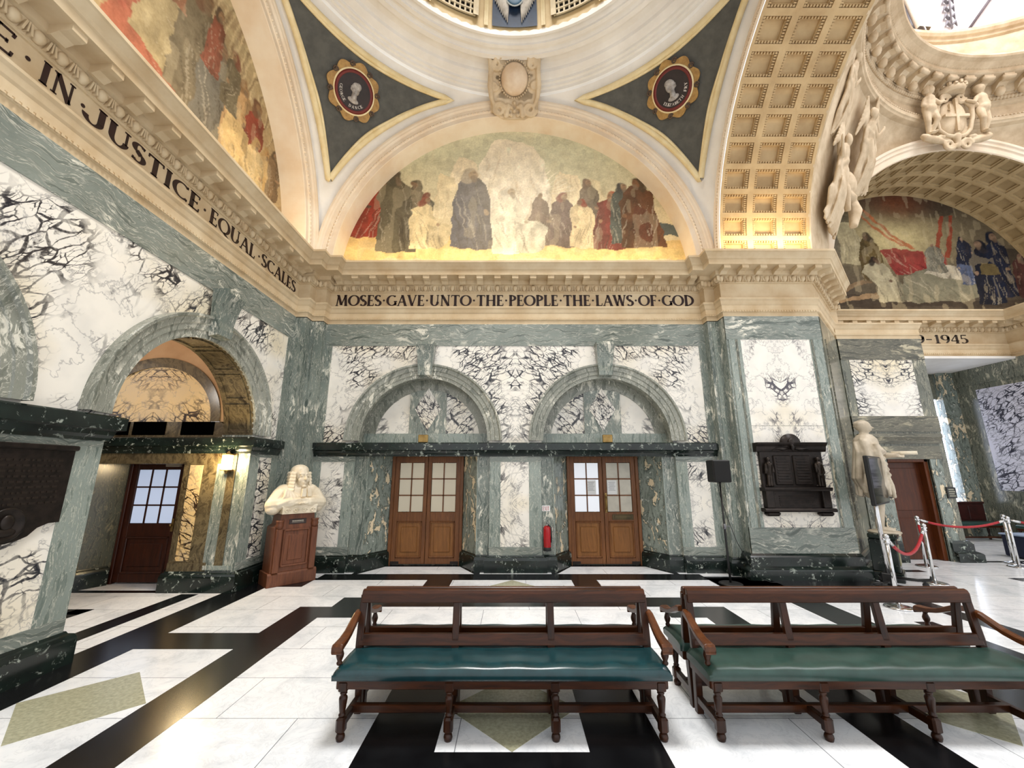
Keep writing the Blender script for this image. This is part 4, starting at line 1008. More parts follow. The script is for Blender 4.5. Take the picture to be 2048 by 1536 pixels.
p.figure(.72, .2, .07, .42, '#6f6253', '#8b6d55', '#6a5546'); p.figure(.7, .1, .08, .36, '#d3bd92', '#7c5b45', '#893a2c'); p.figure(.775, .09, .1, .42, '#77302c', '#9a7355', '#a35a40', .01); p.figure(.82, .13, .09, .46, '#474d48', '#8e6e54', '#3a3c3b'); p.figure(.875, .1, .13, .52, '#5f3a26', '#7d573d', '#4a3a2b', -.01)
p.poly([(.85, .1), (.855, .4), (.9, .38), (.905, .1)], '#54291f', .8, 30)
p.lay(np.exp(-((p.s - .5) / .2) ** 2 - ((p.t - .45) / .5) ** 2), '#e3d8c2', .3); p.lay(np.ones(p.s.size), '#c9b48c', .06); p.finish(.35, gain=1.18)
LR = 3.62
p.build('lunette_painting_middle', lambda s, t: V(CX - LR + 2 * LR * s, 7.62, 5.5 + 3.75 * t), lambda s, t: ((s - .5) * 2 * LR) ** 2 + np.maximum(5.5 + 3.75 * t - ZS, 0) ** 2 < (LR + .03) ** 2, 'half round painting of robed figures before pale cliffs above the double door wall')
# left lunette
p = Paint(320, 200, 2.1)
p.lay(np.ones(p.s.size), '#b79f77'); p.lay(np.clip((p.t - .45) * 2, 0, 1), '#b3ab8a', .8); p.lay((vnoise(p.s * 16, p.t * 14, 12) > .6).astype(float), '#9b7f60', .35)
for q in range(34):
    x = .5 + .012 * q; p.poly([(x, .42 + .1 * math.sin(q * 2.1)), (x + .004, .42 + .1 * math.sin(q * 2.1)), (x + .06, .95), (x + .055, .95)], '#dccaa2' if q % 3 else '#6f5b45', .5)
for f in ((.2, .1, .14, .6, '#7a4a3a', '#8a6a50', '#5b4636'), (.36, .08, .12, .52, '#8d7a5c', '#8a6a50', '#7a3b30'), (.48, .22, .12, .62, '#a8695a', '#9b7a5c', '#7a5a4a'), (.56, .3, .08, .55, '#8a755b', '#9b7a5c', '#6a4a3a')): p.figure(*f)
p.poly([(.5, .12), (.56, .5), (.6, .52), (.63, .3), (.68, .08), (.68, 0), (.56, 0)], '#a65444', .9, 14, '#6e2219', .6); p.poly([(.55, .2), (.55, .46), (.6, .53), (.65, .45), (.66, .24), (.62, .17)], '#ad9c76', 1, 18, '#7c6b4c', .9)
p.figure(.66, .15, .1, .62, '#746a56', '#7c6048', '#6f5040'); p.figure(.72, .1, .1, .55, '#6c6a62', '#8a6d55', '#6c5f50'); p.figure(.79, .12, .1, .5, '#c09a6c', '#a4825c', '#8b6a48'); p.figure(.84, .1, .08, .5, '#8e3228', '#8c6a4c', '#6b4836'); p.figure(.8, .02, .13, .42, '#d9b981', '#bd9768', '#c9a878', 0, True); p.figure(.9, .02, .1, .4, '#c7a46c', '#ad8657', '#a98a5c')
for f in ((.47, .45, .07, .42, '#8d5a4a', '#9b7a5c', '#5f4436'), (.535, .5, .06, .4, '#7f735c', '#9b7a5c', '#6f5a46'), (.6, .5, .055, .36, '#9a6a52', '#9b7a5c', '#5a4a3c'), (.7, .42, .05, .34, '#8a4a3c', '#9b7a5c', '#4f4036'), (.755, .34, .05, .34, '#6c6450', '#9b7a5c', '#7c4a3c'), (.93, .16, .05, .3, '#7a6248', '#9b7a5c', '#5c4a38'), (.86, .04, .08, .36, '#dcc08c', '#a4825c', '#b99a68')): p.figure(*f)
p.poly([(.52, 0), (.52, .05), (1, .05), (1, 0)], '#c9a870'); p.lay(np.ones(p.s.size), '#c2a980', .12); p.finish(.35)
p.build('lunette_painting_left', lambda s, t: V(-4.36, CY - LR + 2 * LR * s, 5.5 + 3.75 * t), lambda s, t: ((s - .5) * 2 * LR) ** 2 + np.maximum(5.5 + 3.75 * t - ZS, 0) ** 2 < (LR + .03) ** 2, 'half round painting with red cloaked figures above the JUSTICE inscription')
# far right lunette
p = Paint(320, 190, 2.0, .08)
n = vnoise(p.s * 8, p.t * 7, 21); p.lay(np.ones(p.s.size), '#4a4238'); p.lay((n > .5) * np.clip(p.t * 2, 0, 1), '#6f6450', .8); p.lay(np.exp(-((p.s - .45) / .18) ** 2 - ((p.t - .58) / .2) ** 2), '#cfc08f', .95); p.lay(np.exp(-((p.s - .14) / .12) ** 2 - ((p.t - .6) / .22) ** 2), '#4c5460', .8)
p.lay(np.clip((p.t - .72) * 4, 0, 1), '#3a2c22', .8); p.lay(np.exp(-((p.s - .5) / .1) ** 2 - ((p.t - .9) / .12) ** 2), '#7a4428', .7)
p.poly([(.24, .36), (.25, .72), (.3, .74), (.34, .6), (.38, .58), (.38, .36)], '#b3a988', .9, 30, '#77705c', 0)
for a, b in (((.33, .84), (.48, .52)), ((.36, .86), (.51, .5)), ((.66, .78), (.6, .46)), ((.7, .8), (.64, .42))): p.poly([a, (a[0] + .012, a[1]), (b[0] + .02, b[1]), b], '#8f3f2c' if a[0] > .5 else '#b06a45', .9)
p.poly([(.4, .5), (.56, .48), (.58, .3), (.44, .28)], '#8c3030', .9, 22, '#4f1a1a', .5); p.ell(.6, .38, .05, .13, '#8a2c2a', .9); p.ell(.6, .38, .033, .085, '#3a2a26')
p.poly([(0, 0), (0, .16), (.2, .12), (.4, .08), (1, .06), (1, 0)], '#3d352d'); p.poly([(.18, .03), (.42, .1), (.4, .13), (.2, .07)], '#8a7358'); p.poly([(.22, .12), (.36, .22), (.34, .25), (.22, .16)], '#7c6850')
p.figure(.075, .18, .08, .4, '#3a3540', '#6a5346', '#2a2626'); p.figure(.2, .2, .07, .3, '#8f8770', '#7c604c'); p.figure(.13, .08, .07, .56, '#b9b2aa', '#a58a74', '#ded8cc'); p.poly([(.1, .5), (.1, .34), (.125, .4), (.16, .4), (.17, .32), (.165, .5), (.13, .54)], '#3a3038', .9)
p.figure(.36, .22, .1, .44, '#6a5a38', '#5c4a36', '#4a4030'); p.figure(.42, .06, .13, .38, '#aaa287', '#5b4536', '#2e2622', -.05)
p.poly([(.44, .08), (.47, .26), (.54, .32), (.64, .34), (.73, .25), (.73, .1), (.66, .04), (.5, .03)], '#7b7764', 1, 16, '#4c4a3e', .5); p.poly([(.55, .28), (.6, .36), (.68, .34), (.7, .24), (.62, .24)], '#b3ab98', .95, 20)
for f in ((.6, .3, .08, .26, '#7d7a6c', '#8c7460'), (.71, .2, .06, .3, '#555f78', '#9c8a78', '#c4bcae'), (.78, .04, .11, .56, '#1c2130', '#8c7460', '#151a26'), (.84, .1, .1, .56, '#20263a', '#8c7460', '#1a2030'), (.72, .36, .07, .26, '#242838', '#8a7060', '#1c2030'), (.93, .08, .1, .4, '#5c3a36', '#8a7060', '#4a3836')): p.figure(*f)
p.poly([(.76, .26), (.77, .38), (.82, .38), (.84, .28)], '#6f6240', .9); p.finish(.45, 90, 50)
RM = RB + .05
p.build('lunette_painting_right', lambda s, t: V(XC - RM + 2 * RM * s, YM - .0, 5.7 + 3.75 * t), lambda s, t: ((s - .5) * 2 * RM) ** 2 + np.maximum(5.7 + 3.75 * t - ZB, 0) ** 2 < (RM + .03) ** 2, 'dark half round painting with red machinery and uniformed figures on the far right')

# ------------------------------------------------------------------ carved ornament
def blob(name, prims, mat, vox, parent=None, it=4, **kw):
    b = MB()
    for q in prims:
        if q[0] == 'e': b.ell(q[1], q[2], q[3] if len(q) > 3 else None, 0, 14, 10)
        elif q[0] == 'c': b.cap(q[1], q[2], q[3], q[4])
        elif q[0] == 't': b.tube(q[1], q[2], 8)
        elif q[0] == 'b': b.box(*q[1])
    return sculpt(b.build(name, mat, parent, fix=False, **kw), vox, it)
def volute(c, r, s=1, turns=1.6, th=.03, ax='xz', n=26):
    pts = []; rs = []
    for i in range(n):
        t = i / (n - 1); a = s * t * turns * 2 * PI; q = r * (1 - .8 * t)
        pts.append((c[0] + q * math.cos(a), c[1], c[2] + q * math.sin(a))); rs.append(th * (1 - .45 * t))
    return ('t', pts, rs)
# keystone cartouche
kc = thing('keystone_cartouche', 'carved pale stone keystone with scrolls and a plain oval boss under the dome ring', 'ornament', (.05, 6.83, 9.62), (R(40), 0, 0)); kc.scale = (1.1, 1, 1.02)
b = MB(); b.prism([(-.5, .58), (.5, .58), (.5, .5), (.47, .42), (.48, .1), (.5, -.1), (.46, -.3), (.36, -.42), (.3, -.58), (.2, -.62), (-.2, -.62), (-.3, -.58), (-.36, -.42), (-.46, -.3), (-.5, -.1), (-.48, .1), (-.47, .42), (-.5, .5)], -.02, .3, lambda a, c, t: V(a, t, c))
bevel(b.build('block', STONE_C, kc), .015)
pr = [('b', (-.46, .46, -.02, .06, -.5, .56))]
for s in (-1, 1):
    pr += [volute((s * .33, -.05, .3), .1, s, 1.7, .035), volute((s * .3, -.05, -.45), .13, -s, 1.8, .04), volute((s * .38, -.04, -.05), .08, s, 1.5, .03),
           ('t', [(s * .46, -.03, .45), (s * .44, -.06, .2), (s * .46, -.07, -.05), (s * .44, -.06, -.25), (s * .38, -.04, -.4)], [.03, .045, .05, .045, .03]),
           ('t', [(s * .1, -.05, .46), (s * .2, -.08, .5), (s * .32, -.05, .46)], [.03, .04, .03])]
    for q in range(6): a = q * PI / 3; pr.append(('c', (s * .3, -.05, .48), (s * .3 + .1 * math.cos(a), -.06, .48 + .08 * math.sin(a)), .02, .035))
    for q in range(4): pr.append(('e', (s * .06 * (q % 2), -.05, -.34 - .07 * q), (.035, .04, .04)))
    pr += [('c', (s * .12, -.05, -.38), (s * .16, -.06, -.56), .04, .05)]
blob('scrollwork', pr, STONE_C, .014, kc, 2)
b = MB(); b.ell((0, -.04, .06), (.25, .13, .28), None, 0, 28, 16); b.build('oval_boss', simple('veined_boss', '#e0cdb4', .35, dark='#c9ab8a', scale=3), kc)
b = MB()
for i in range(40): a = 2 * PI * i / 40; b.ell((.28 * math.cos(a), -.055, .06 + .315 * math.sin(a)), (.016, .016, .018), None, 0, 6, 5)
b.build('bead_rim', STONE_C, kc)

# painted medallions
def medallion(c, name_a, name_b, bonnet, label):
    n = (V(CX, CY, ZS) - Vector(c)).normalized(); c = V(CX, CY, ZS) - n * (RS - .06)    # faces the middle of the bay
    x = V(0, 0, 1).cross(n).normalized(); y = n.cross(x)
    M = Matrix((x, y, n)).transposed()
    t = thing('medallion', label, 'medallion', Vector(c) + n * .03, M.to_euler(), 'pendentive medallions')
    b = MB(); pts = []
    for i in range(96): a = 2 * PI * i / 96; q = .475 + .035 * math.cos(8 * a); pts.append((q * math.cos(a), q * math.sin(a)))
    b.prism(pts, 0, .03, lambda a, c, t: V(a, c, t))
    for i in range(8):
        a = 2 * PI * (i + .5) / 8; b.tube([V(.44 * math.cos(a) + .05 * (1 - .7 * j / 11) * math.cos(j * .8), .44 * math.sin(a) + .05 * (1 - .7 * j / 11) * math.sin(j * .8), .035) for j in range(12)], .014, 6, 1)
    b.build('scalloped_frame', [simple('medallion_gold', '#b08b4c', .5, dark='#8a6634', scale=14), simple('medallion_scroll', '#5f4a3a', .55, dark='#3c3029', scale=20)], t)
    b = MB(); b.lathe([(.35, .03), (.36, .045), (.31, .05), (.3, .03)], (0, 0, 0), 48, mat=0); b.lathe([(.39, .03), (.385, .04), (.355, .04), (.35, .03)], (0, 0, 0), 48, mat=1); b.build('red_rim', [simple('medallion_red', '#6e201b', .5), GILT], t)
    b = MB(); b.lathe([(.001, .036), (.305, .036)], (0, 0, 0), 48, cap=False); b.build('dark_field', simple('medallion_umber', '#2c211f', .55, dark='#1d1615'), t)
    s = 1 if bonnet else -1
    pr = [('e', (.0, .07, .04), (.078, .1, .03)), ('e', (s * .06, .03, .04), (.028, .03, .02)), ('e', (s * .07, .065, .04), (.02, .018, .018)), ('c', (-s * .01, 0, .04), (-s * .02, -.1, .04), .045, .055), ('e', (-s * .02, -.14, .038), (.11, .05, .022))]
    pr += [('e', (-s * .03, .12, .045), (.085, .07, .03)), ('e', (-s * .06, .06, .045), (.05, .09, .03))] if bonnet else [('e', (-s * .035, .11, .04), (.07, .07, .03)), ('e', (-s * .06, .03, .035), (.03, .06, .02))]
    blob('portrait_head', pr, simple('grisaille', '#b5b0ac', .6, dark='#77716d', scale=16), .008, t, 2)
    def arc(txt, a0, a1):
        tot = sum(GL[ch][0] + .12 for ch in txt); a = a0
        for ch in txt:
            w = (GL[ch][0] + .12) / tot * (a1 - a0); am = R(a + w / 2)
            glyphs(b, ch, lambda u, v, h, am=am: V(0, 0, .037 + h) + Vector((math.cos(am), math.sin(am), 0)) * (.285 - (.062 - v) + .0 - .02) * 1 + V(-math.sin(am), math.cos(am), 0) * (u - .022) if False else V(math.cos(am) * (.272 - v) - math.sin(am) * (u - .022), math.sin(am) * (.272 - v) + math.cos(am) * (u - .022), .037 + h), .044, .05, 0, 0, .002, 1.1)
            a += w
    for txt, a0, a1 in (name_a, name_b): b = MB(); arc(txt, a0, a1); b.build('name_lettering', simple('name_white', '#d8d2cc', .6), t)

medallion((-3.14, 6.46, 8.97), ('GEORGE', 178, 244), ('DANCE', 262, 326), False, 'round gilt edged medallion of a bare headed profile on the left pendentive')
medallion((3.19, 6.45, 9.03), ('ELIZABETH', 212, 308), ('FRY', 320, 355), True, 'round gilt edged medallion of a bonneted head on the right pendentive')

# coat of arms with two child supporters
ca = thing('coat_of_arms', 'carved stone shield with a cross and crown held by two standing children', 'coat of arms', (10.56, 8.08, 9.97), (R(8), 0, R(-2))); ca.scale = (.9, .9, .92)
b = MB(); b.ell((0, .0, .05), (.36, .14, .48), None, 0, 26, 16); b.build('shield', STONE_C, ca)
b = MB(); b.box(-.035, .035, -.17, -.1, -.38, .5); b.box(-.31, .31, -.165, -.08, .0, .07)
b.box(-.17, -.15, -.155, -.1, .16, .36); b.box(-.2, -.12, -.15, -.1, .2, .215); b.build('cross_and_sword', STONE_C, ca)
pr = [('b', (-.4, .4, .0, .1, -.55, .5))]
for s in (-1, 1):
    pr += [volute((s * .2, -.08, .55), .13, -s, 1.6, .045), ('t', [(s * .3, -.06, .5), (s * .44, -.1, .3), (s * .46, -.08, 0), (s * .4, -.06, -.3), (s * .24, -.08, -.46), (0, -.1, -.52)], [.04, .06, .05, .05, .05, .05]),
           volute((s * .22, -.1, -.72), .15, s, 1.7, .05), ('t', [(s * .3, -.05, -.62), (s * .6, -.12, -.6), (s * .8, -.1, -.52), (s * .85, -.05, -.42)], [.06, .09, .09, .05]),
           ('t', [(s * .45, -.1, .45), (s * .6, -.12, .25), (s * .8, -.08, .4)], [.05, .07, .03])]
    for q in range(7): pr.append(('e', (s * (.36 + .07 * q), -.1, -.52 + .02 * math.sin(q * 2)), (.05, .06, .05)))
pr += [('c', (0, -.1, -.5), (0, -.1, -.78), .09, .05)]
blob('scroll_cartouche', pr, STONE_C, .02, ca, 2)
b = MB(); b.lathe([(.27, .66), (.3, .74), (.3, .8), (.28, .8), (.26, .72)], (0, -.02, 0), 24)
for q in range(9): a = PI + PI * q / 8; b.box(.29 * math.cos(a) - .035, .29 * math.cos(a) + .035, -.02 + .29 * math.sin(a) - .03, -.02 + .29 * math.sin(a) + .03, .8, .88 if q % 2 == 0 else .84)
b.build('crown', STONE_C, ca)
def child(s):
    x = s * .66; pr = []
    pr += [('e', (x - s * .02, -.14, .74), (.1, .11, .12)), ('e', (x - s * .02, -.1, .8), (.11, .11, .08)), ('c', (x, -.12, .64), (x, -.12, .58), .06, .08), ('c', (x, -.12, .5), (x + s * .03, -.12, .25), .13, .14), ('e', (x + s * .02, -.16, .22), (.14, .12, .13)),
           ('c', (x + s * .08, -.12, .18), (x + s * .1, -.16, -.12), .09, .07), ('c', (x + s * .1, -.16, -.12), (x + s * .06, -.1, -.4), .07, .045), ('e', (x + s * .04, -.16, -.43), (.045, .09, .035)),
           ('c', (x - s * .06, -.14, .18), (x - s * .08, -.22, -.1), .09, .07), ('c', (x - s * .08, -.22, -.1), (x - s * .02, -.12, -.38), .07, .045), ('e', (x - s * .03, -.18, -.42), (.045, .09, .035)),
           ('c', (x - s * .1, -.12, .52), (x - s * .22, -.18, .36), .055, .045), ('c', (x - s * .22, -.18, .36), (x - s * .36, -.14, .44), .045, .035), ('c', (x + s * .1, -.12, .52), (x + s * .18, -.14, .34), .055, .045), ('c', (x + s * .18, -.14, .34), (x + s * .06, -.2, .24), .045, .035),
           ('e', (x - s * .02, -.245, .74), (.02, .02, .02)), ('e', (x - s * .02, -.22, .69), (.04, .02, .015))]
    blob('child_supporter', pr, STONE_C, .016, ca, 2)
child(-1); child(1)

# winged figures in relief on the pendentive
def winged(name, loc, face, roll, label, sc=1.0, turn=1):
    n = Vector(face).normalized(); Y = -n; X = Y.cross(V(0, 0, 1)).normalized(); Z = X.cross(Y)
    M = Matrix((X, Y, Z)).transposed() @ Matrix.Rotation(roll, 3, 'Y')
    t = thing(name, label, 'relief', loc, M.to_euler(), 'winged reliefs on the pendentive'); t.scale = (sc * 1.1, sc * .55, sc)
    s = turn
    body = [('e', (.02 * s, -.2, 1.0), (.12, .14, .15)), ('e', (-.04 * s, -.15, 1.06), (.13, .13, .12)), ('c', (0, -.15, .88), (0, -.13, .8), .07, .09), ('c', (-.02, -.12, .72), (-.06 * s, -.12, .3), .2, .19), ('c', (-.06 * s, -.14, .25), (.1 * s, -.22, -.3), .24, .22), ('c', (.1 * s, -.2, -.3), (-.1 * s, -.1, -1.0), .2, .14),
            ('c', (.18 * s, -.14, .7), (.34 * s, -.24, .42), .085, .07), ('c', (.34 * s, -.24, .42), (.56 * s, -.26, .62), .07, .05), ('e', (.6 * s, -.26, .66), (.06, .05, .07)), ('c', (-.18 * s, -.12, .7), (-.3 * s, -.2, .38), .085, .07), ('c', (-.3 * s, -.2, .38), (-.1 * s, -.3, .2), .07, .05)]
    for q in range(7): x = -.26 + .085 * q; body.append(('t', [(x * .5, -.26, .2), (x * .8 + .1 * s, -.36, -.2), (x + .05 * s, -.3, -.6), (x * 1.3 - .05 * s, -.16, -1.05)], [.03, .045, .04, .03]))
    for q in range(6): x = -.34 + .13 * q; body.append(('t', [(x * .7, -.12, .55), (x + .06 * s, -.2, .1), (x * 1.2 - .04 * s, -.16, -.5), (x * 1.35, -.08, -1.1)], [.06, .085, .09, .06]))
    body += [('t', [(-.22 * s, -.2, .66), (0, -.3, .5), (.22 * s, -.22, .3), (.34 * s, -.12, -.1)], [.05, .06, .06, .05]), ('t', [(.3 * s, -.1, -.2), (.5 * s, -.12, -.45), (.42 * s, -.1, -.8), (.56 * s, -.06, -1.0)], [.08, .09, .07, .04])]
    body += [('e', (.02 * s, -.33, 1.0), (.02, .03, .03)), ('e', (.02 * s, -.31, .94), (.05, .03, .015))]
    blob('figure', body, STONE_C, .024, t, 2)
    for w in (-1, 1):
        pr = []
        for q in range(9): f = q / 8; pr.append(('t', [(w * .12, -.03, .6), (w * (.22 + .12 * f), -.05, 1.0 - .1 * f), (w * (.3 + .34 * f), -.02, 1.45 - .95 * f)], [.085, .1, .04]))
        blob('wing', pr, STONE_C, .022, t, 2)
winged('winged_relief', (6.93, 7.5, 7.75), (.65, -.7, -.25), R(4), 'draped winged figure carved at the foot of the pendentive beside the coffered arch', .95, -1)
winged('winged_relief', (8.2, 8.03, 8.95), (.5, -.75, -.42), R(-22), 'draped winged figure raising a hand to its face above the barrel arch', .8, 1)
winged('winged_relief', (6.95, 6.95, 9.38), (.68, -.62, -.4), R(-16), 'winged figure carved high on the pendentive close under the ring cornice', .72, 1)
pr = [('e', (0, -.05, 0), (.3, .2, .34)), ('t', [(-.3, -.05, -.3), (0, -.12, -.38), (.35, -.05, -.3)], [.07, .1, .06]), ('t', [(-.34, -.05, .1), (-.36, -.1, -.3), (-.3, -.05, -.8)], [.07, .09, .06]), ('t', [(.1, -.06, -.3), (.05, -.12, -.7), (-.1, -.06, -1.1)], [.1, .13, .08])]
blob('rounded_relief', pr, STONE_C, .025, None, 2, label='rounded drapery boss carved between the two lower winged figures', cat='relief', loc=(7.5, 7.95, 8.05), rot=(0, 0, R(38)))
# ------------------------------------------------------------------ doors
def leaf(root, x0, x1, z0, z1, y, rows, cols, pz, panel, glass, px=None, mats=(OAK, OAKP)):
    """one door leaf: stiles and rails with glazed lights over a raised panel"""
    b = MB(); st = .085
    g0, g1 = px or (x0 + st, x1 - st)
    b.cbox(x0, g0, y, y + .045, z0, z1, .004); b.cbox(g1, x1, y, y + .045, z0, z1, .004)
    b.cbox(g0 - .002, g1 + .002, y, y + .045, pz[1], z1, .004); b.cbox(g0 - .002, g1 + .002, y, y + .045, panel[1], pz[0], .004); b.cbox(g0 - .002, g1 + .002, y, y + .045, z0, panel[0], .004)
    for i in range(1, cols): x = g0 + (g1 - g0) * i / cols; b.box(x - .012, x + .012, y + .006, y + .04, pz[0], pz[1])
    for j in range(1, rows): z = pz[0] + (pz[1] - pz[0]) * j / rows; b.box(g0, g1, y + .006, y + .04, z - .012, z + .012)
    for a0, a1, c0, c1 in ((g0, g1, panel[0], panel[0] + .03), (g0, g1, panel[1] - .03, panel[1]), (g0, g0 + .03, panel[0], panel[1]), (g1 - .03, g1, panel[0], panel[1])): b.cbox(a0, a1, y - .014, y + .01, c0, c1, .01)
    lf = b.build('door_leaf', mats[0], root)
    for i in range(cols):
        for j in range(rows):
            w, h = (g1 - g0) / cols, (pz[1] - pz[0]) / rows
            m = MB(); m.box(g0 + w * i + .008, g0 + w * i + w - .008, y + .018, y + .024, pz[0] + h * j + .008, pz[0] + h * j + h - .008)
            m.build('pane', glass(i, j) if callable(glass) else glass, lf)
    m = MB(); m.box(g0 + .02, g1 - .02, y + .012, y + .03, panel[0] + .02, panel[1] - .02); m.cbox(g0 + .085, g1 - .085, y - .002, y + .02, panel[0] + .1, panel[1] - .1, .012)
    m.build('raised_panel', mats[1], lf); return lf
def frame(name, x0, x1, z1, y, label, w=.06, mat=OAK):
    b = MB(); b.cbox(x0, x0 + w, y - .03, y + .06, 0, z1, .006); b.cbox(x1 - w, x1, y - .03, y + .06, 0, z1, .006); b.cbox(x0, x1, y - .03, y + .06, z1 - w, z1, .006)
    return struct(name, b, mat, label, 'door')
YD = YB + .55
d1 = frame('door_1', CB[0] - .705, CB[0] + .705, 2.08, YD, 'brown oak double door on the left with warm frosted panes')
d2 = frame('door_2', CB[1] - .705, CB[1] + .705, 2.08, YD, 'brown oak double door on the right with brass handle plate and notices')
leafs = []
for d, c in ((d1, CB[0]), (d2, CB[1])):
    for s in (-1, 1):
        x0, x1 = (c - .645, c - .004) if s < 0 else (c + .004, c + .645)
        pxs = (x0 + .085, x1 - .07) if s < 0 else (x0 + .07, x1 - .085)
        g = GLASS_F if d is d1 else (GLASS_C if s < 0 else simple('frosted_glass_plain', '#cfc9b9', .35, dark='#b5b0a2', scale=3))
        leafs.append(leaf(d, x0, x1, .02, 2.02, YD, 3, 2, (.96, 1.9), (.13, .79), g, pxs))
        b = MB(); b.box(x0 if s < 0 else x1 - .16, x0 + .16 if s < 0 else x1, YD - .006, YD + .002, .025, .07); b.build('kick_plate', BRONZE, leafs[-1])
m = MB(); x = CB[1] + .045; m.cbox(x - .022, x + .022, YD - .012, YD, .95, 1.32, .004); m.tube([(x, YD - .01, 1.0), (x, YD - .06, 1.02), (x, YD - .065, 1.12), (x, YD - .06, 1.24), (x, YD - .01, 1.26)], .011, 8); m.ell((x, YD - .02, 1.0), (.025, .02, .035)); m.ell((x, YD - .02, 1.26), (.02, .02, .03)); m.build('handle', BRASS, leafs[3])
m = MB(); m.cbox(CB[1] + .15, CB[1] + .56, YD - .008, YD, .82, .92, .003); m.cbox(CB[1] + .19, CB[1] + .52, YD - .014, YD - .006, .845, .9, .004); m.build('letter_plate', simple('dull_brass', '#5d5138', .4, metal=.7, dark='#433a28'), leafs[3])
for x0, lab in ((CB[1] - .325, 'white paper notice taped on the left leaf of the right double door'), (CB[1] + .085, 'white paper notice taped on the pane beside the brass handle')):
    m = MB(); m.box(x0, x0 + .19, YD + .012, YD + .0155, 1.29, 1.56, 0)
    for j in range(7): m.box(x0 + .03 + .01 * (j % 2), x0 + .16 - .012 * (j % 3), YD + .0112, YD + .0121, 1.52 - .026 * j, 1.527 - .026 * j, 1)
    m.build('paper_notice', [PAPER, simple('grey_print', '#8d8d92', .7)], None, lab, 'notice')
d3 = frame('door_3', -6.33, -5.38, 1.98, 6.84, 'dark wood aisle door with nine blue white panes', .05, OAK_D)
l3 = leaf(d3, -6.28, -5.43, .02, 1.93, 6.84, 3, 3, (.9, 1.76), (.15, .7), GLASS_B, (-6.2, -5.51), (OAK_D, OAK_D))
m = MB(); m.cbox(-5.72, -5.48, 6.78, 6.835, 1.8, 1.86, .006); m.build('door_closer', simple('closer_pale', '#a89a84', .4), l3)
m = MB(); m.cbox(-5.5, -5.46, 6.825, 6.84, .78, .98, .003); m.ell((-5.48, 6.8, .88), (.022, .025, .022)); m.build('door_knob', BRASS, l3)
b = MB(); b.cbox(7.75, 7.83, 8.53, 8.72, 0, 2.0, .01); b.cbox(8.57, 8.65, 8.53, 8.72, 0, 2.0, .01); b.cbox(7.75, 8.65, 8.53, 8.72, 1.92, 2.0, .01)
d4 = struct('door_4', b, wood('far_door_wood', '#6e3a1a', '#4a2410', 'z', .35), 'plain brown wooden door in the far right pier', 'door')
b = MB(); b.cbox(7.83, 8.57, 8.66, 8.7, 0.01, 1.92, .004)
for z0, z1 in ((.15, .8), (.95, 1.8)): b.cbox(7.93, 8.47, 8.65, 8.67, z0, z1, .006)
b.build('door_leaf', wood('far_door_leaf_wood', '#5d2f15', '#3c1c0d', 'z', .35), d4)
for c, lab in ((CB[0], 'small square brass plate above the left double door'), (CB[1], 'small square brass plate above the right double door')):
    m = MB(); m.cbox(c - .09, c + .09, YB - .06, YB + .01, 2.255, 2.4, .008); m.build('brass_plate', BRASS, None, lab, 'plate')

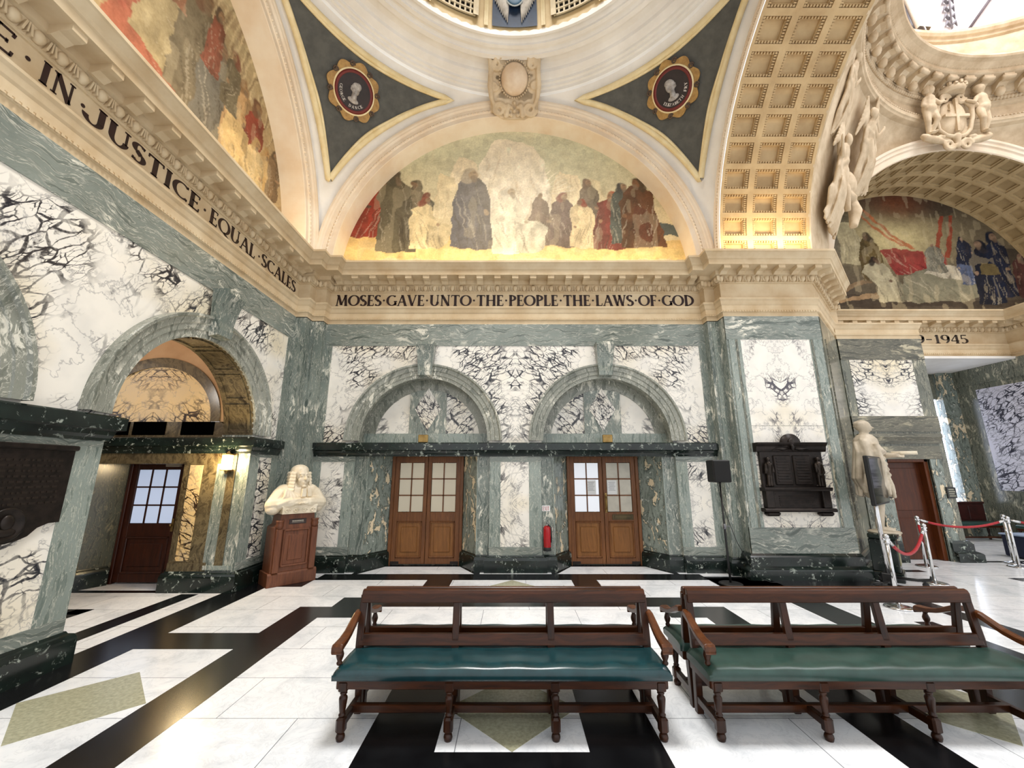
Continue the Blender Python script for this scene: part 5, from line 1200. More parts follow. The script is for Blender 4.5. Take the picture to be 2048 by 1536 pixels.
# ------------------------------------------------------------------ benches
def make_bench():
    t = thing('bench', 'x', 'bench', (0, 0, 0), (0, 0, 0), 'back to back court benches')
    b = MB(); rows = []
    for u in np.linspace(-1, 1, 61):
        row = []
        for (y, z) in ((-.39, .36), (-.405, .365), (-.408, .40), (-.4, .425), (-.37, .44), (-.3, .447), (-.2, .45), (-.1, .445), (-.05, .435), (-.045, .36)):
            e = 1 - abs(u) ** 18 * .012; zz = z - (.035 if abs(u) > .995 and z > .42 else 0) + .0025 * math.sin(u * 21) * (z > .43)
            row.append(V(u * 1.135 * e, y, zz))
        rows.append(row)
    b.grid(rows, 0, True); b.add(rows[0], [tuple(range(10))]); b.add(rows[-1], [tuple(range(10))])
    b.grid([[rows[0][0], rows[0][9]], [rows[-1][0], rows[-1][9]]], 0, False)
    b.build('seat', LEATHER, t)
    m = MB(); m.cbox(-1.1, 1.1, -.37, -.345, .30, .362, .004); m.cbox(-1.1, 1.1, -.07, -.045, .30, .362, .004)
    for s in (-1, 1): m.cbox(s * 1.09 - .015, s * 1.09 + .015, -.36, -.05, .30, .362, .004)
    m.build('apron', BENCH_W, t)
    XS = (-1.055, -.352, .352, 1.055)
    for x in XS:
        m = MB(); m.cbox(x - .03, x + .03, -.375, -.32, .285, .345, .006)
        m.lathe([(.012, .285), (.022, .28), (.024, .27), (.016, .262), (.026, .25), (.028, .24), (.02, .17), (.017, .155), (.023, .15), (.023, .143), (.016, .138), (.018, .13)], (x, -.345, 0), 14)
        m.cbox(x - .03, x + .03, -.375, -.315, .045, .135, .012); m.lathe([(.012, .05), (.026, .035), (.03, .02), (.024, .0)], (x, -.345, 0), 12)
        m.build('front_leg', BENCH_V, t)
        m = MB(); m.prism([(-.085, .36), (-.02, .36), (-.005, 0), (-.055, 0), (-.065, .2)], x - .024, x + .024, lambda a, c, q: V(q, a, c)); bevel(m.build('rear_leg', BENCH_V, t), .004)
        m = MB(); m.cbox(x - .02, x + .02, -.34, -.03, .07, .12, .004); m.build('side_stretcher', BENCH_V, t)
        m = MB(); m.prism([(-.095, .34), (-.052, .34), (-.045, .5), (-.008, .78), (-.04, .79), (-.085, .5)], x * 1.01 - .026, x * 1.01 + .026, lambda a, c, q: V(q, a, c)); bevel(m.build('back_post', BENCH_V, t), .005)
    m = MB(); m.cbox(-1.06, 1.06, -.19, -.15, .075, .125, .004); m.build('long_stretcher', BENCH_W, t)
    m = MB(); pr = [(-.06, .735), (-.058, .80), (-.045, .822), (-.025, .828), (-.006, .822), (-.003, .735)]
    m.prism(pr, -1.08, 1.08, lambda a, c, q: V(q, a, c)); bevel(m.build('top_rail', BENCH_W, t), .006)
    m = MB(); m.prism([(-.092, .455), (-.078, .53), (-.045, .53), (-.055, .455)], -1.07, 1.07, lambda a, c, q: V(q, a, c)); bevel(m.build('lower_rail', BENCH_W, t), .005)
    for s in (-1, 1):
        x = s * 1.1; m = MB(); rows = []
        for y, z, w, h in ((-.03, .665, .022, .02), (-.08, .655, .024, .022), (-.14, .628, .026, .02), (-.22, .592, .028, .018), (-.3, .572, .031, .018), (-.36, .566, .034, .02), (-.40, .562, .036, .022), (-.415, .55, .036, .018), (-.41, .532, .034, .012)):
            rows.append([V(x - w, y, z - h), V(x - w, y, z + h * .7), V(x - w * .6, y, z + h), V(x + w * .6, y, z + h), V(x + w, y, z + h * .7), V(x + w, y, z - h)])
        m.grid(rows, 0, False, True); m.add(rows[0], [tuple(range(6))]); m.add(rows[-1], [tuple(range(6))]); bevel(m.build('arm', BENCH_A, t), .004)
        m = MB(); m.lathe([(.012, .435), (.018, .44), (.02, .45), (.014, .46), (.024, .485), (.026, .5), (.018, .525), (.014, .535), (.022, .545), (.022, .555)], (x, -.345, 0), 14); m.build('arm_support', BENCH_V, t)
    return t
b1 = make_bench(); b1.location = (-.065, 3.405, 0); b1['label'] = 'nearest bench in front of the double doors, blue green leather seat facing the viewer'
b1b = dup(b1, (-.065, 3.425, 0), PI, 'bench facing the double doors, back to back behind the blue green leather bench')
b2 = dup(b1, (2.42, 3.405, 0), 0, 'bench with scuffed grey green leather seat facing the viewer near the right edge')
b2b = dup(b1, (2.42, 3.425, 0), PI, 'bench facing away behind the scuffed grey green bench, mostly hidden')
for b in (b2, b2b):
    for ch in b.children:
        if ch.name.startswith('seat'): ch.data = ch.data.copy(); ch.data.materials[0] = LEATHER2

# settles in the recess
def settle(loc, rz, label, L=.75):
    t = thing('settle', label, 'bench', loc, (0, 0, rz), 'dark settles in the recess')
    m = MB(); m.cbox(-L, L, .17, .21, .34, .92, .008); m.cbox(-L - .02, L + .02, .15, .23, .9, .95, .01)
    for i in range(3): m.cbox(-L + .06 + i * L * .66, -L + .02 + (i + 1) * L * .66 - .04, .16, .175, .5, .85, .006)
    m.build('backrest', simple('dark_red_wood', '#3a1512', .35, dark='#240c0a'), t)
    m = MB(); m.cbox(-L, L, -.22, .18, .38, .46, .02); m.build('seat', LEATHER2, t)
    m = MB(); m.cbox(-L + .02, L - .02, -.2, .16, .33, .385, .004); m.build('apron', BENCH_W, t)
    for x in (-L + .06, L - .06):
        for y in (-.18, .14):
            m = MB(); m.lathe([(.03, .34), (.03, .3), (.02, .29), (.032, .26), (.018, .12), (.03, .1), (.03, .03), (.022, 0)], (x, y, 0), 10); m.build('leg', BENCH_V, t)
    for y in (-.18,): m = MB(); m.cbox(-L + .06, L - .06, y - .015, y + .015, .08, .12, .004); m.build('stretcher', BENCH_W, t)
settle((11.9, 11.05, 0), 0, 'dark wood settle with green seat under the bright window strip', .72)
settle((12.55, 9.7, 0), R(-90), 'dark wood settle against the lilac marble wall of the recess', .7)
tb = thing('cloth_table', 'low navy cloth covered table behind the far stanchions', 'table', (10.72, 8.7, 0))
m = MB(); m.cbox(-.42, .42, -.28, .28, .02, .44, .02); m.build('navy_cloth', simple('navy_cloth', '#151b36', .8, dark='#0e1226', scale=12), tb)
m = MB(); m.cbox(-.44, .44, -.3, .3, .44, .47, .008); m.build('table_top', simple('pale_blue_top', '#9fb0cc', .4), tb)

# ------------------------------------------------------------------ pedestal and bust
RZ = R(46)
t = thing('pedestal', 'brown oak pedestal with a panelled front carrying the marble bust', 'pedestal', (-3.6, 6.97, 0), (0, 0, RZ))
m = MB(); m.prism([(-.33, .2), (.33, .2), (.33, .86), (.27, .9), (.25, 1.06), (-.25, 1.06), (-.27, .9), (-.33, .86)], -.185, .19, lambda a, c, q: V(a, q, c)); bevel(m.build('body', PED, t), .006)
m = MB(); m.prism([(-.21, 0), (-.21, .17), (-.2, .185), (-.185, .2), (.2, .2), (.2, 0)], -.36, .36, lambda a, c, q: V(q, a, c)); bevel(m.build('plinth', PED, t), .006)
m = MB()
for x0, x1, z0, z1 in ((-.2, .2, .27, .3), (-.2, .2, .8, .83), (-.2, -.17, .27, .83), (.17, .2, .27, .83)): m.cbox(x0, x1, -.21, -.18, z0, z1, .008)
m.cbox(-.17, .17, -.19, -.18, .3, .8, .004); m.cbox(-.11, .11, -.2, -.18, .36, .74, .008); m.build('front_panel', PED, t)
for s in (-1, 1):
    m = MB(); m.cbox(s * .265 - .045, s * .265 + .045, -.225, -.18, .2, .84, .006); m.lathe([(.04, .84), (.055, .87), (.06, .9), (.05, .93), (.06, .95), (.06, .97)], (s * .265, -.19, 0), 12); m.build('pilaster', PED, t)
m = MB(); m.cbox(-.13, .13, -.192, -.182, .9, .98, .003); m.build('name_plate', simple('dark_plate', '#2a1710', .4), t)
m = MB()
for j in range(14): m.box(-.085 + .0125 * j, -.077 + .0125 * j + .002 * (j % 3 == 0), -.1935, -.191, .942, .955)
m.box(-.09, .09, -.1932, -.191, .925, .928); m.build('plate_lettering', simple('plate_ink', '#c9c2b0', .5), t)
t = thing('bust', 'white marble bust of a robed judge in a long curled wig with folded arms', 'bust', (-3.6, 6.97, 1.06), (0, 0, RZ))
pr = [('c', (0, .0, .1), (0, .02, .3), .2, .19), ('e', (0, .03, .36), (.26, .16, .13)), ('e', (-.2, .0, .33), (.14, .13, .13)), ('e', (.2, .0, .33), (.14, .13, .13)),
      ('c', (-.26, -.02, .3), (-.37, -.08, .15), .12, .11), ('c', (.26, -.02, .3), (.35, -.08, .17), .12, .1), ('c', (-.37, -.08, .14), (-.14, -.2, .175), .115, .085), ('c', (.35, -.08, .16), (.14, -.19, .175), .11, .085), ('c', (-.14, -.2, .175), (-.03, -.225, .175), .06, .05), ('c', (.14, -.19, .175), (.04, -.215, .175), .06, .05),
      ('e', (-.36, -.08, .08), (.11, .12, .09)), ('e', (.33, -.06, .08), (.09, .1, .08)), ('c', (0, .0, .42), (.01, -.01, .52), .08, .07)]
for q in range(6): pr.append(('t', [(-.2 + .02 * q, -.13, .38 - .01 * q), (-.24 + .05 * q, -.19, .26), (-.3 + .1 * q, -.17, .17)], [.02, .028, .02]))
pr += [('t', [(-.34, -.19, .14), (-.2, -.24, .2), (0, -.23, .215), (.2, -.21, .215), (.33, -.14, .2)], [.03, .035, .035, .035, .03])]
HS = 1.42; H0 = Matrix.Translation(V(.02, -.03, .555)) @ Matrix.Rotation(R(14), 4, 'Z')
hp = lambda x, y, z: tuple(H0 @ V(x * HS, y * HS, z * HS))
he = lambda c, r: ('e', hp(*c), tuple(q * HS for q in r), (0, 0, R(14)))
hc = lambda a, b, r0, r1: ('c', hp(*a), hp(*b), r0 * HS, r1 * HS)
hd = [he((0, 0, .04), (.078, .095, .108)), he((0, -.05, -.03), (.062, .052, .075)), hc((0, -.092, .04), (0, -.12, -.008), .01, .014), he((0, -.112, -.012), (.019, .012, .009)), he((0, -.1, -.045), (.03, .014, .008)), he((0, -.096, -.06), (.026, .015, .009)), he((0, -.09, -.092), (.03, .024, .02)),
      he((-.036, -.086, .028), (.017, .009, .009)), he((.036, -.086, .028), (.017, .009, .009)), hc((-.058, -.078, .05), (-.014, -.093, .05), .01, .01), hc((.058, -.078, .05), (.014, -.093, .05), .01, .01), he((-.04, -.07, -.02), (.03, .025, .03)), he((.04, -.07, -.02), (.03, .025, .03)), hc((0, 0, -.05), (0, .01, -.15), .06, .075)]
blob('robed_body', pr + hd, WHITEM, .0085, t, 1)
wg = [he((0, .025, .085), (.1, .1, .075)), he((0, .065, -.02), (.1, .06, .14))]
for s in (-1, 1):
    for q in range(9): z = .05 - .037 * q; wg.append(('t', [hp(s * (.082 + .004 * q), -.045 - .004 * q, z), hp(s * (.112 + .005 * q), -.01, z + .006), hp(s * (.1 + .004 * q), .04, z + .006)], [.018 * HS, .022 * HS, .018 * HS]))
    for q in range(9): z = .05 - .037 * q; wg.append(('t', [hp(s * .1, .03, z), hp(s * .09, .085, z + .004), hp(s * .02, .11, z + .004)], [.02 * HS, .024 * HS, .022 * HS]))
    wg.append(hc((s * .088, .0, .05), (s * .125, -.01, -.26), .022, .036))
blob('curled_wig', wg, WHITEM, .008, t, 0)
m = MB()
for s in (-1, 1): m.prism([(s * .005, 0), (s * .055, 0), (s * .07, -.13), (s * .015, -.13)], -.012, .012, lambda a, c, q: H0 @ V(a * 1.3, -.2 + q - .02 * (c < -.05), c - .16))
m.build('neck_bands', WHITEM, t)
for s in (-1, 1):
    pr = [('e', (s * .07, -.245, .165), (.055, .035, .025))] + [('t', [(s * (.045) - s * .008 * q, -.25 - .012 * q, .172 - .004 * q), (-s * .01 - s * .004 * q, -.262 - .012 * q, .168), (-s * (.045 + .005 * (q % 2)), -.258 - .01 * q, .152)], [.0105, .0095, .007]) for q in range(4)] + [('t', [(s * .07, -.235, .18), (s * .035, -.225, .19), (s * .0, -.23, .185)], [.013, .011, .008])]
    blob('hand', pr, WHITEM, .006, t, 1)
b = MB(); b.prism([(-.26, 0), (.26, 0), (.26, .1), (.275, .11), (.275, .135), (-.275, .135), (-.275, .11), (-.26, .1)], -.235, .16, lambda a, c, q: V(a, q, c)); bevel(b.build('cushion_base', WHITEM, t), .008)
m = MB()
for q in range(4):
    x = -.19 + .127 * q; m.tube([(x + .045 * (1 - .7 * j / 13) * math.cos(j * .62), -.24, .052 + .035 * (1 - .7 * j / 13) * math.sin(j * .62)) for j in range(14)], .009, 6)
m.build('scroll_band', WHITEM, t)

# ------------------------------------------------------------------ statue on a black plinth
t = thing('statue_plinth', 'black serpentine plinth with a pale panel under the standing statue', 'plinth', (6.2, 7.14, 0), (0, 0, R(45)))
m = MB(); m.cbox(-.24, .24, -.2, .17, 0, .14, .01); m.cbox(-.21, .21, -.17, .17, .14, .64, .01); m.cbox(-.24, .24, -.2, .17, .64, .73, .02); m.build('block', SERP, t)
m = MB(); m.cbox(-.13, .13, -.182, -.165, .24, .54, .006); m.build('panel', simple('olive_panel', '#8c8a68', .4), t)
t = thing('statue', 'pale marble standing figure in a draped cloak pointing to the right behind the television', 'statue', (6.2, 7.12, .73), (0, 0, R(45)))
pr = [('e', (0, -.02, 1.76), (.085, .1, .12)), ('e', (0, .02, 1.79), (.1, .1, .1)), ('c', (0, 0, 1.66), (0, .0, 1.56), .06, .07), ('c', (0, .0, 1.48), (0, .0, 1.15), .18, .15), ('e', (-.13, 0, 1.5), (.1, .1, .08)), ('e', (.13, 0, 1.5), (.1, .1, .08)), ('c', (0, .0, 1.12), (0, .0, .92), .15, .17), ('c', (0, -.01, .98), (0, -.01, .72), .16, .2),
      ('c', (-.09, 0, .9), (-.1, -.05, .5), .1, .075), ('c', (-.1, -.05, .5), (-.1, .0, .08), .07, .05), ('e', (-.1, -.07, .04), (.05, .13, .045)), ('c', (.09, 0, .9), (.11, -.02, .5), .1, .075), ('c', (.11, -.02, .5), (.1, .03, .08), .07, .05), ('e', (.11, -.05, .04), (.05, .13, .045)),
      ('c', (.2, .0, 1.48), (.26, -.12, 1.26), .065, .055), ('c', (.26, -.12, 1.26), (.2, -.36, 1.27), .055, .04), ('c', (-.2, 0, 1.48), (-.25, -.04, 1.18), .065, .055), ('c', (-.25, -.04, 1.18), (-.2, -.06, .92), .05, .038), ('e', (-.2, -.07, .86), (.035, .04, .055)),
      ('c', (0, -.1, 1.75), (0, -.13, 1.74), .014, .02), ('e', (0, -.1, 1.7), (.04, .02, .012))]
for q in range(8):
    f = q / 7; pr.append(('t', [(-.2 + .36 * f, -.14, 1.46 - .2 * f), (-.22 + .4 * f, -.18, 1.15 - .15 * f), (-.24 + .46 * f, -.14, .78 - .1 * math.sin(f * 3)), (-.2 + .42 * f, -.06, .55)], [.035, .045, .05, .025]))
for q in range(4): pr.append(('c', (.2 - .012 * q + .015, -.38, 1.275 - .012 * q), (.19 - .012 * q + .015, -.46 + .01 * (q == 3), 1.27 - .014 * q), .011, .008))
pr.append(('c', (.17, -.36, 1.29), (.15, -.42, 1.31), .012, .009))
for q in range(6): f = .5 + 2.1 * q / 5; pr.append(('t', [(.16 * math.cos(f), .03 + .09 * math.sin(f), 1.5), (.24 * math.cos(f), .05 + .13 * math.sin(f), 1.15), (.27 * math.cos(f + .15), .07 + .15 * math.sin(f), .88), (.22 * math.cos(f), .05 + .13 * math.sin(f), .7)], [.05, .05, .055, .03]))
for q in range(14):
    a = 2 * PI * q / 14; c, s = math.cos(a), math.sin(a); w = .012 * (-1) ** q
    pr.append(('t', [(.13 * c, -.01 + .13 * s, 1.12), (.19 * c + w, -.01 + .19 * s, .92), (.22 * c - w, -.01 + .22 * s, .76), (.245 * c + w, -.01 + .24 * s, .6 + .04 * math.sin(q * 2.4))], [.03, .042, .045, .03]))
for q in range(5): pr.append(('t', [(-.17, .13 - .05 * q, 1.5), (-.22 - .01 * (q % 2), .1 - .055 * q, 1.32), (-.2 + .012 * (q % 2), .12 - .07 * q, 1.12), (-.18, .16 - .09 * q, .98)], [.026, .036, .034, .024]))
for q in range(4): pr.append(('t', [(-.2, .06 - .03 * q, 1.53 - .03 * q), (-.08, -.1 - .03 * q, 1.5 - .05 * q), (.08, -.12 - .03 * q, 1.47 - .05 * q), (.22, -.02 - .03 * q, 1.5 - .04 * q)], [.035, .045, .045, .035]))
for q in range(5): pr.append(('t', [(-.22 + .03 * q, -.12 - .02 * q, 1.42 - .1 * q), (0, -.19 - .01 * q, 1.3 - .09 * q), (.2, -.12, 1.22 - .1 * q)], [.022, .034, .022]))
for q in range(9): a = q * .75; pr.append(('e', (.06 * math.cos(a), .03 + .055 * math.sin(a), 1.81 + .025 * math.sin(q * 2.3)), (.045, .045, .045)))
blob('figure', pr, WHITEM2, .012, t, 1)
b = MB(); b.tube([(.24, -.3, 1.31), (.2, -.62, 1.30)], .03, 10); b.build('scroll', WHITEM, t)
b = MB(); b.lathe([(.22, 0), (.22, .02), (.2, .03), (.1, .05)], (0, -.03, 0), 20); b.build('figure_base', WHITEM2, t)

# ------------------------------------------------------------------ wall things
t = thing('memorial_tablet', 'dark bronze memorial tablet with two lettered leaves and arched crest on the square pier', 'memorial', (4.85, PF - .006, 0))
m = MB(); m.box(-.54, .54, -.06, 0, 1.1, 2.1)
m.prism([(0, 2.06), (-.085, 2.06), (-.1, 2.1), (-.11, 2.15), (-.15, 2.19), (-.16, 2.22), (0, 2.22)], -.61, .61, lambda a, c, q: V(q, a, c))
m.prism([(0, 1.4), (-.13, 1.4), (-.15, 1.43), (-.15, 1.46), (0, 1.46)], -.58, .58, lambda a, c, q: V(q, a, c)); m.prism([(0, 1.06), (-.14, 1.06), (-.15, 1.09), (-.13, 1.12), (0, 1.12)], -.6, .6, lambda a, c, q: V(q, a, c))
for s in (-1, 1): m.cbox(s * .48 - .07, s * .48 + .07, -.12, 0, 1.12, 1.42, .01); m.cbox(s * .45 - .12, s * .45 + .12, -.13, 0, .99, 1.07, .03)
bevel(m.build('frame', BRONZE, t), .006)
m = MB(); m.lathe([(.0, -.03), (.15, -.03), (.17, .0), (.17, .05), (0, .05)], (0, 0, 0), 28, 0, PI, M=Matrix.Translation(V(0, -.07, 2.2)) @ Matrix.Rotation(R(90), 4, 'X')); m.ell((0, -.13, 2.22), (.06, .03, .07)); m.ell((0, -.14, 2.13), (.03, .03, .06))
for s in (-1, 1): m.tube([(s * .05, -.1, 2.12), (s * .16, -.12, 2.1), (s * .24, -.1, 2.12), (s * .34, -.09, 2.09)], [.02, .03, .025, .01], 6)
m.build('crest', BRONZE, t)
for s in (-1, 1):
    m = MB(); x0, x1 = (s * .02, s * .32) if s > 0 else (s * .32, s * .02)
    m.cbox(x0, x1, -.085, -.055, 1.5, 2.0, .012)
    for j in range(9): m.cbox(x0 + .04, x1 - .04 - .02 * (j % 3), -.092, -.083, 1.55 + .048 * j, 1.573 + .048 * j, .003)
    m.build('lettered_leaf', BRONZE, t)
    pr = [('e', (s * .43, -.1, 1.93), (.035, .035, .045)), ('c', (s * .43, -.1, 1.84), (s * .43, -.09, 1.7), .06, .05), ('c', (s * .41, -.09, 1.68), (s * .41, -.09, 1.49), .032, .025), ('c', (s * .45, -.09, 1.68), (s * .46, -.09, 1.49), .032, .025), ('c', (s * .48, -.1, 1.84), (s * .5, -.11, 1.7), .024, .02), ('c', (s * .38, -.1, 1.84), (s * .37, -.12, 1.72), .024, .02), ('b', (s * .43 - .07, s * .43 + .07, -.08, -.05, 1.47, 1.5))]
    blob('guardian_figure', pr, simple('polished_bronze', '#3a322c', .3, metal=.7, dark='#241e1a', scale=16), .008, t, 1)
m = MB()
for j in range(5): m.cbox(-.3, .3 - .03 * (j % 2), -.068, -.058, 1.16 + .035 * j, 1.178 + .035 * j, .003)
m.box(-.36, .36, -.066, -.058, 1.345, 1.355); m.build('lower_lettering', BRONZE, t)
WORN = simple('worn_bronze', '#382f28', .4, metal=.6)
t = thing('bronze_plaque', 'dark bronze plaque with wavy lower edge and round portrait on the near left pier', 'plaque', (XL + .012, 3.42, 0))
out = [(-.39, 1.93), (.39, 1.93), (.385, 1.27), (.3, 1.27), (.22, 1.24), (.16, 1.18), (.08, 1.15), (0, 1.14), (-.08, 1.15), (-.16, 1.18), (-.22, 1.24), (-.3, 1.27), (-.385, 1.27)]
m = MB(); m.prism(out, 0, .03, lambda a, c, q: V(q, a, c)); m.cbox(0, .055, -.41, .41, 1.9, 1.945, .01); m.build('plate', BRONZE, t)
for j in range(9):
    x = -.3; m = MB()
    while x < .3: w = random.uniform(.015, .05); m.box(.028, .034, x, min(x + w, .32), 1.8 - .045 * j, 1.816 - .045 * j); x += w + .018
    m.build('raised_lettering', WORN, t)
m = MB(); m.lathe([(.0, 0), (.13, 0), (.135, .02), (.12, .025), (.11, .015), (0, .02)], (0, 0, 0), 32, M=Matrix.Translation(V(.03, -.02, 1.29)) @ Matrix.Rotation(R(90), 4, 'Y')); m.ell((.05, -.02, 1.31), (.02, .05, .06)); m.ell((.045, -.02, 1.23), (.018, .08, .035)); m.build('portrait_roundel', BRONZE, t)
t = thing('wall_lantern', 'lit brass wall lantern on the left arch pier', 'lamp', (-4.4, 6.415, 1.86))
m = MB(); m.cbox(-.05, .05, -.02, 0, -.14, .16, .004); m.cbox(-.062, .062, -.135, -.015, .11, .13, .004); m.cbox(-.062, .062, -.135, -.015, -.125, -.108, .004); m.lathe([(.04, .13), (.02, .16), (.005, .175)], (0, -.075, 0), 10); m.lathe([(.03, -.125), (.015, -.16), (.004, -.18)], (0, -.075, 0), 10); m.build('bracket', BRASS, t)
m = MB(); m.cbox(-.05, .05, -.125, -.025, -.11, .11, .004); m.build('glass', emis('lantern_glow', '#ffe6ae', 14), t)
t = thing('fire_extinguisher', 'red fire extinguisher hanging beside the right double door', 'extinguisher', (.625, 7.575, .38))
m = MB(); m.lathe([(.0, .03), (.06, .03), (.066, .045), (.066, .34), (.06, .37), (.04, .395), (.02, .4)], (0, 0, 0), 20); m.build('cylinder', REDP, t)
m = MB(); m.lathe([(.066, -.02), (.068, -.015), (.068, .035), (.064, .04), (0, .04)], (0, 0, 0), 20); m.build('black_boot', RUBBER, t)
m = MB(); m.lathe([(.018, .395), (.022, .41), (.016, .43)], (0, 0, 0), 12); m.cbox(-.012, .012, -.08, .03, .43, .445, .003); m.tube([(0, .02, .43), (0, -.03, .47), (0, -.08, .465)], .006, 6); m.build('valve', CHROME, t)
m = MB(); m.tube([(.02, -.02, .42), (.07, -.05, .38), (.075, -.03, .25), (.068, -.02, .12)], .01, 8); m.build('hose', RUBBER, t)
m = MB(); m.cbox(-.03, .03, .055, .085, .1, .3, .004); m.build('wall_bracket', REDP, t)
t = thing('exit_sign', 'small white EXIT sign above the fire extinguisher', 'sign', (.62, 7.654, 1.07))
m = MB(); m.cbox(-.075, .075, 0, .006, -.05, .05, .002); m.build('board', PAPER, t)
m = MB(); glyphs(m, 'EXIT', lambda a, c, q: V(-.06 + a, -.0005 - q, -.035 + c), .12, .07, .08, 0, .001, 1.0); m.build('lettering', REDP, t)
for x0, lab in ((8.83, 'dark lettered sign on the pier right of the plain brown door'), (7.52, 'dark lettered sign left of the plain brown door beside the television')):
    m = MB(); m.cbox(x0, x0 + .19, YP - .055, YP - .03 if x0 < 8 else YP - .0, 1.2, 1.42, .004, 0)
    for j in range(4): m.box(x0 + .03, x0 + .16 - .02 * (j % 2), YP - .057, YP - .054, 1.235 + .042 * j, 1.258 + .042 * j, 1)
    m.build('wall_sign', [simple('sign_dark', '#1c1c18', .4), simple('sign_pale', '#9a9886', .5)], None, lab, 'sign')

# ------------------------------------------------------------------ loudspeaker, television, barriers
t = thing('speaker_stand', 'thin black pole stand with round base carrying the loudspeaker', 'stand', (3.42, 6.82, 0))
m = MB(); m.lathe([(.0, 0), (.17, 0), (.175, .012), (.16, .022), (.03, .03), (0, .03)], (0, 0, 0), 32); m.build('base', BLACK, t)
m = MB(); m.lathe([(.017, .02), (.017, .85), (.0135, .86), (.0135, 1.55)], (0, 0, 0), 12); m.build('pole', BLACK, t)
m = MB(); m.lathe([(.024, .82), (.026, .83), (.026, .89), (.02, .9)], (0, 0, 0), 12); m.tube([(.02, 0, .86), (.06, 0, .86)], .006, 6); m.ell((.065, 0, .86), (.014, .01, .014)); m.build('clamp_knob', simple('grey_metal', '#77777a', .3, metal=.8), t)
t = thing('loudspeaker', 'black box loudspeaker on a pole stand beside the square pier', 'speaker', (3.42, 6.82, 1.55))
m = MB(); m.cbox(-.145, .145, -.12, .12, 0, .36, .015); m.build('cabinet', BLACK, t)
m = MB(); m.cbox(-.13, .13, -.128, -.118, .02, .34, .006); m.build('front_grille', simple('speaker_cloth', '#060606', .8), t)
m = MB(); m.lathe([(.022, -.03), (.022, 0)], (0, 0, 0), 10); m.build('pole_cup', BLACK, t)
m = MB(); pts = [(3.44, 6.95, 1.6), (3.47, 6.97, 1.35), (3.56, 6.99, 1.0), (3.68, 6.99, .6), (3.84, 6.97, .25), (3.98, 6.93, .05), (4.1, 6.9, .012), (4.3, 6.86, .012)]
P = []; 
for i in range(len(pts) - 1):
    for j in range(4): P.append(Vector(pts[i]).lerp(Vector(pts[i + 1]), j / 4))
m.tube(P, .005, 6); m.build('speaker_cable', BLACK, None, 'thin black cable hanging from the loudspeaker to the floor', 'cable')
t = thing('television_trolley', 'black television on a wheeled chrome stand turned almost edge on', 'television', (5.79, 6.57, 0), (0, 0, R(40)))
m = MB(); m.cbox(-.56, .56, -.03, .03, 1.22, 1.96, .01); m.build('television_body', BLACK, t)
m = MB(); m.cbox(-.54, .54, -.034, -.028, 1.245, 1.94, .002); m.build('screen', SCREEN, t)
m = MB(); m.cbox(-.2, .2, .03, .09, 1.4, 1.8, .006); m.build('wall_mount', simple('grey_bracket', '#3a3a3c', .4, metal=.6), t)
for s in (-1, 1):
    m = MB(); m.tube([(s * .06, .07, .1), (s * .06, .07, 1.75)], .02, 10); m.build('pole', CHROME, t)
m = MB(); m.cbox(-.12, .12, .0, .14, .06, .22, .01); m.cbox(-.42, .42, .045, .095, .09, .12, .006)
for s in (-1, 1): m.tube([(s * .3, .07, .1), (s * .36, -.2, .1), (s * .4, -.34, .12), (s * .4, -.36, .17)], .022, 8); m.tube([(s * .3, .07, .1), (s * .36, .24, .1)], .022, 8)
m.build('base', BLACK, t)
for x, y in ((-.38, -.28), (.38, -.28), (-.35, .22), (.35, .22)):
    m = MB(); m.lathe([(.0, -.014), (.036, -.014), (.04, -.008), (.04, .008), (.036, .014), (0, .014)], (0, 0, 0), 16, M=Matrix.Translation(V(x, y, .041)) @ Matrix.Rotation(R(90), 4, 'Y')); m.cbox(x - .02, x + .02, y - .012, y + .012, .07, .1, .003); m.build('caster', RUBBER, t)
def make_stanchion():
    t = thing('stanchion', 'x', 'stanchion', (0, 0, 0), (0, 0, 0), 'chrome rope stanchions')
    m = MB(); m.lathe([(.0, 0), (.155, 0), (.16, .008), (.15, .018), (.1, .03), (.04, .04), (.026, .05)], (0, 0, 0), 28); m.build('base', CHROME, t)
    m = MB(); m.lathe([(.024, .04), (.024, .78)], (0, 0, 0), 14); m.build('post', CHROME, t)
    m = MB(); m.lathe([(.024, .78), (.034, .79), (.034, .8), (.026, .81), (.03, .83), (.02, .845), (.034, .86), (.036, .875), (.03, .89), (.012, .905), (0, .908)], (0, 0, 0), 16); m.ell((.03, 0, .835), (.02, .016, .016)); m.ell((-.03, 0, .835), (.02, .016, .016)); m.build('finial', CHROME, t)
    return t
SP = [(5.0, 5.7), (6.66, 6.86), (7.72, 8.05), (9.66, 8.3), (9.36, 7.98)]
LB = ['chrome stanchion nearest the television, base hidden behind the bench', 'chrome stanchion at the far end of the bright red rope', 'chrome stanchion standing closest to the plain brown door', 'farther of the two chrome stanchions by the navy table', 'nearer of the two chrome stanchions by the navy table']
s0 = make_stanchion(); s0.location = (*SP[0], 0); s0['label'] = LB[0]
for q, lb in zip(SP[1:], LB[1:]): dup(s0, (*q, 0), 0, lb)
def rope(a, c, sag, label):
    t = thing('barrier_rope', label, 'rope', (0, 0, 0), (0, 0, 0), 'red barrier ropes'); A, B = V(a[0], a[1], .83), V(c[0], c[1], .83); d = (B - A).normalized(); A += d * .045; B -= d * .045
    P = [A.lerp(B, i / 24) - V(0, 0, sag * 4 * (i / 24) * (1 - i / 24)) for i in range(25)]
    m = MB(); m.tube(P[2:-2], .021, 10); m.build('velvet_rope', RED, t)
    for e in (P[:3], P[:-4:-1]):
        m = MB(); m.tube(e, [.012, .024, .024], 10); m.build('end_hook', CHROME, t)
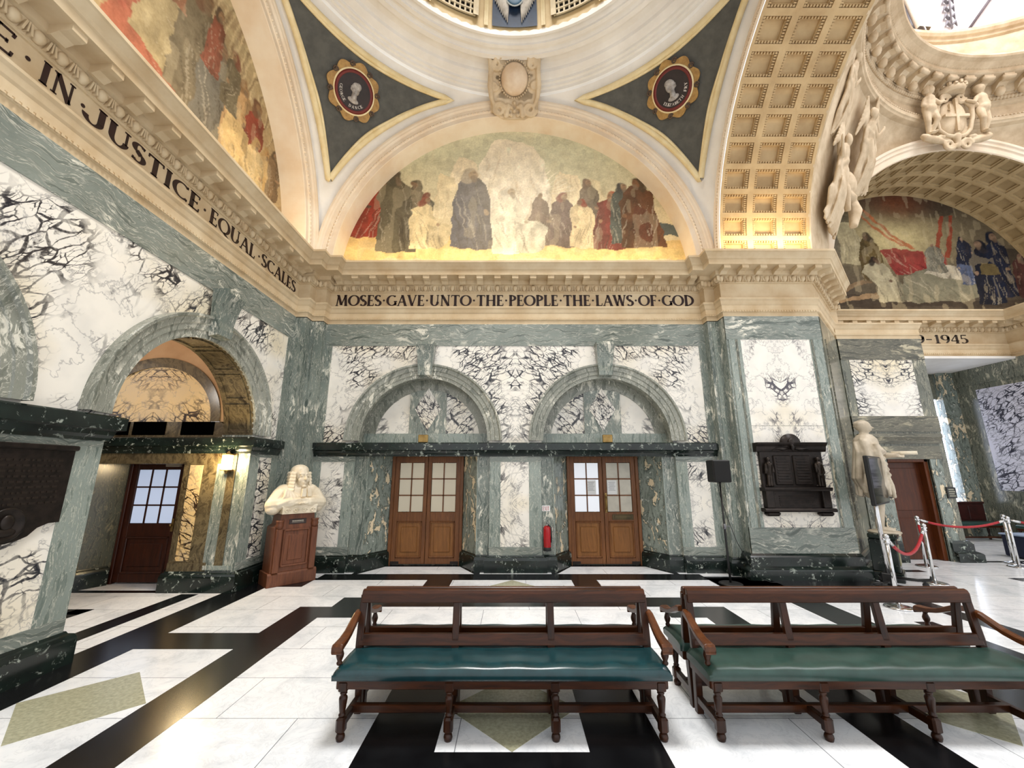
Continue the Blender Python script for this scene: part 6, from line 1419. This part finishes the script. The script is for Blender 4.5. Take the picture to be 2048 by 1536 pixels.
rope(SP[0], SP[1], .28, 'bright red rope sagging between the two stanchions by the television'); rope(SP[1], SP[2], .3, 'short red rope leading back toward the plain brown door'); rope(SP[2], SP[4], .13, 'long red rope stretched in front of the recess settles'); rope(SP[4], (10.9, 7.5), .1, 'red rope running off the right edge of the photo')

# ------------------------------------------------------------------ lights, sky, camera
w = bpy.data.worlds.new('daylight'); SC.world = w; w.use_nodes = True
bg = w.node_tree.nodes['Background']; bg.inputs[0].default_value = (.97, .98, 1.0, 1); bg.inputs[1].default_value = .74
def area(name, loc, rot, sx, sy, energy, col, spread=None):
    l = bpy.data.lights.new(name, 'AREA'); l.shape = 'RECTANGLE'; l.size = sx; l.size_y = sy; l.energy = energy; l.color = col
    o = bpy.data.objects.new(name, l); COL.objects.link(o); o.location = loc; o.rotation_euler = rot
    if spread: l.spread = spread
    return o
WARM = (1.0, .8, .5)
area('cornice_uplight_back', (CX, 7.28, 5.79), (R(168), 0, 0), 6.6, .08, 15, WARM)
area('cornice_uplight_left', (-3.9, 3.3, 5.79), (R(180), R(-12), 0), .08, 6.6, 20, WARM)
area('cornice_uplight_pier', (4.8, 6.62, 5.79), (R(164), 0, 0), 1.5, .08, 12, WARM)
area('cornice_uplight_far', (XC, 9.7, 5.79), (R(172), 0, 0), 5.6, .08, 6, WARM)
area('dome_daylight', (XC, CY, 16.8), (0, 0, 0), 3, 3, 520, (.95, .97, 1))
area('saucer_dome_daylight', (CX, CY, 12.4), (0, 0, 0), 2.4, 2.4, 215, (1, .98, .95), R(105))
def point(name, loc, e, col, r=.05):
    l = bpy.data.lights.new(name, 'POINT'); l.energy = e; l.color = col; l.shadow_soft_size = r
    o = bpy.data.objects.new(name, l); COL.objects.link(o); o.location = loc
point('lantern_light', (-4.4, 6.18, 1.86), 24, (1, .74, .4)); point('aisle_fill_light', (xc, 4.9, 3.2), 13, (1, .93, .84), .15)  # the aisle point is unseen, added to brighten the vault; no fitting there
cd = bpy.data.cameras.new('camera'); cd.sensor_width = 36; cd.lens = 36 * 805 / 2048; cd.clip_start = .05
cam = bpy.data.objects.new('camera', cd); COL.objects.link(cam); cam.location = (0, 0, 1.7); cam.rotation_euler = (R(90) + math.atan(178 / 805), 0, 0); SC.camera = cam
vs = SC.view_settings; vs.view_transform = 'Standard'; vs.look = 'None'; vs.exposure = .92; vs.gamma = 1; vs.use_curve_mapping = False
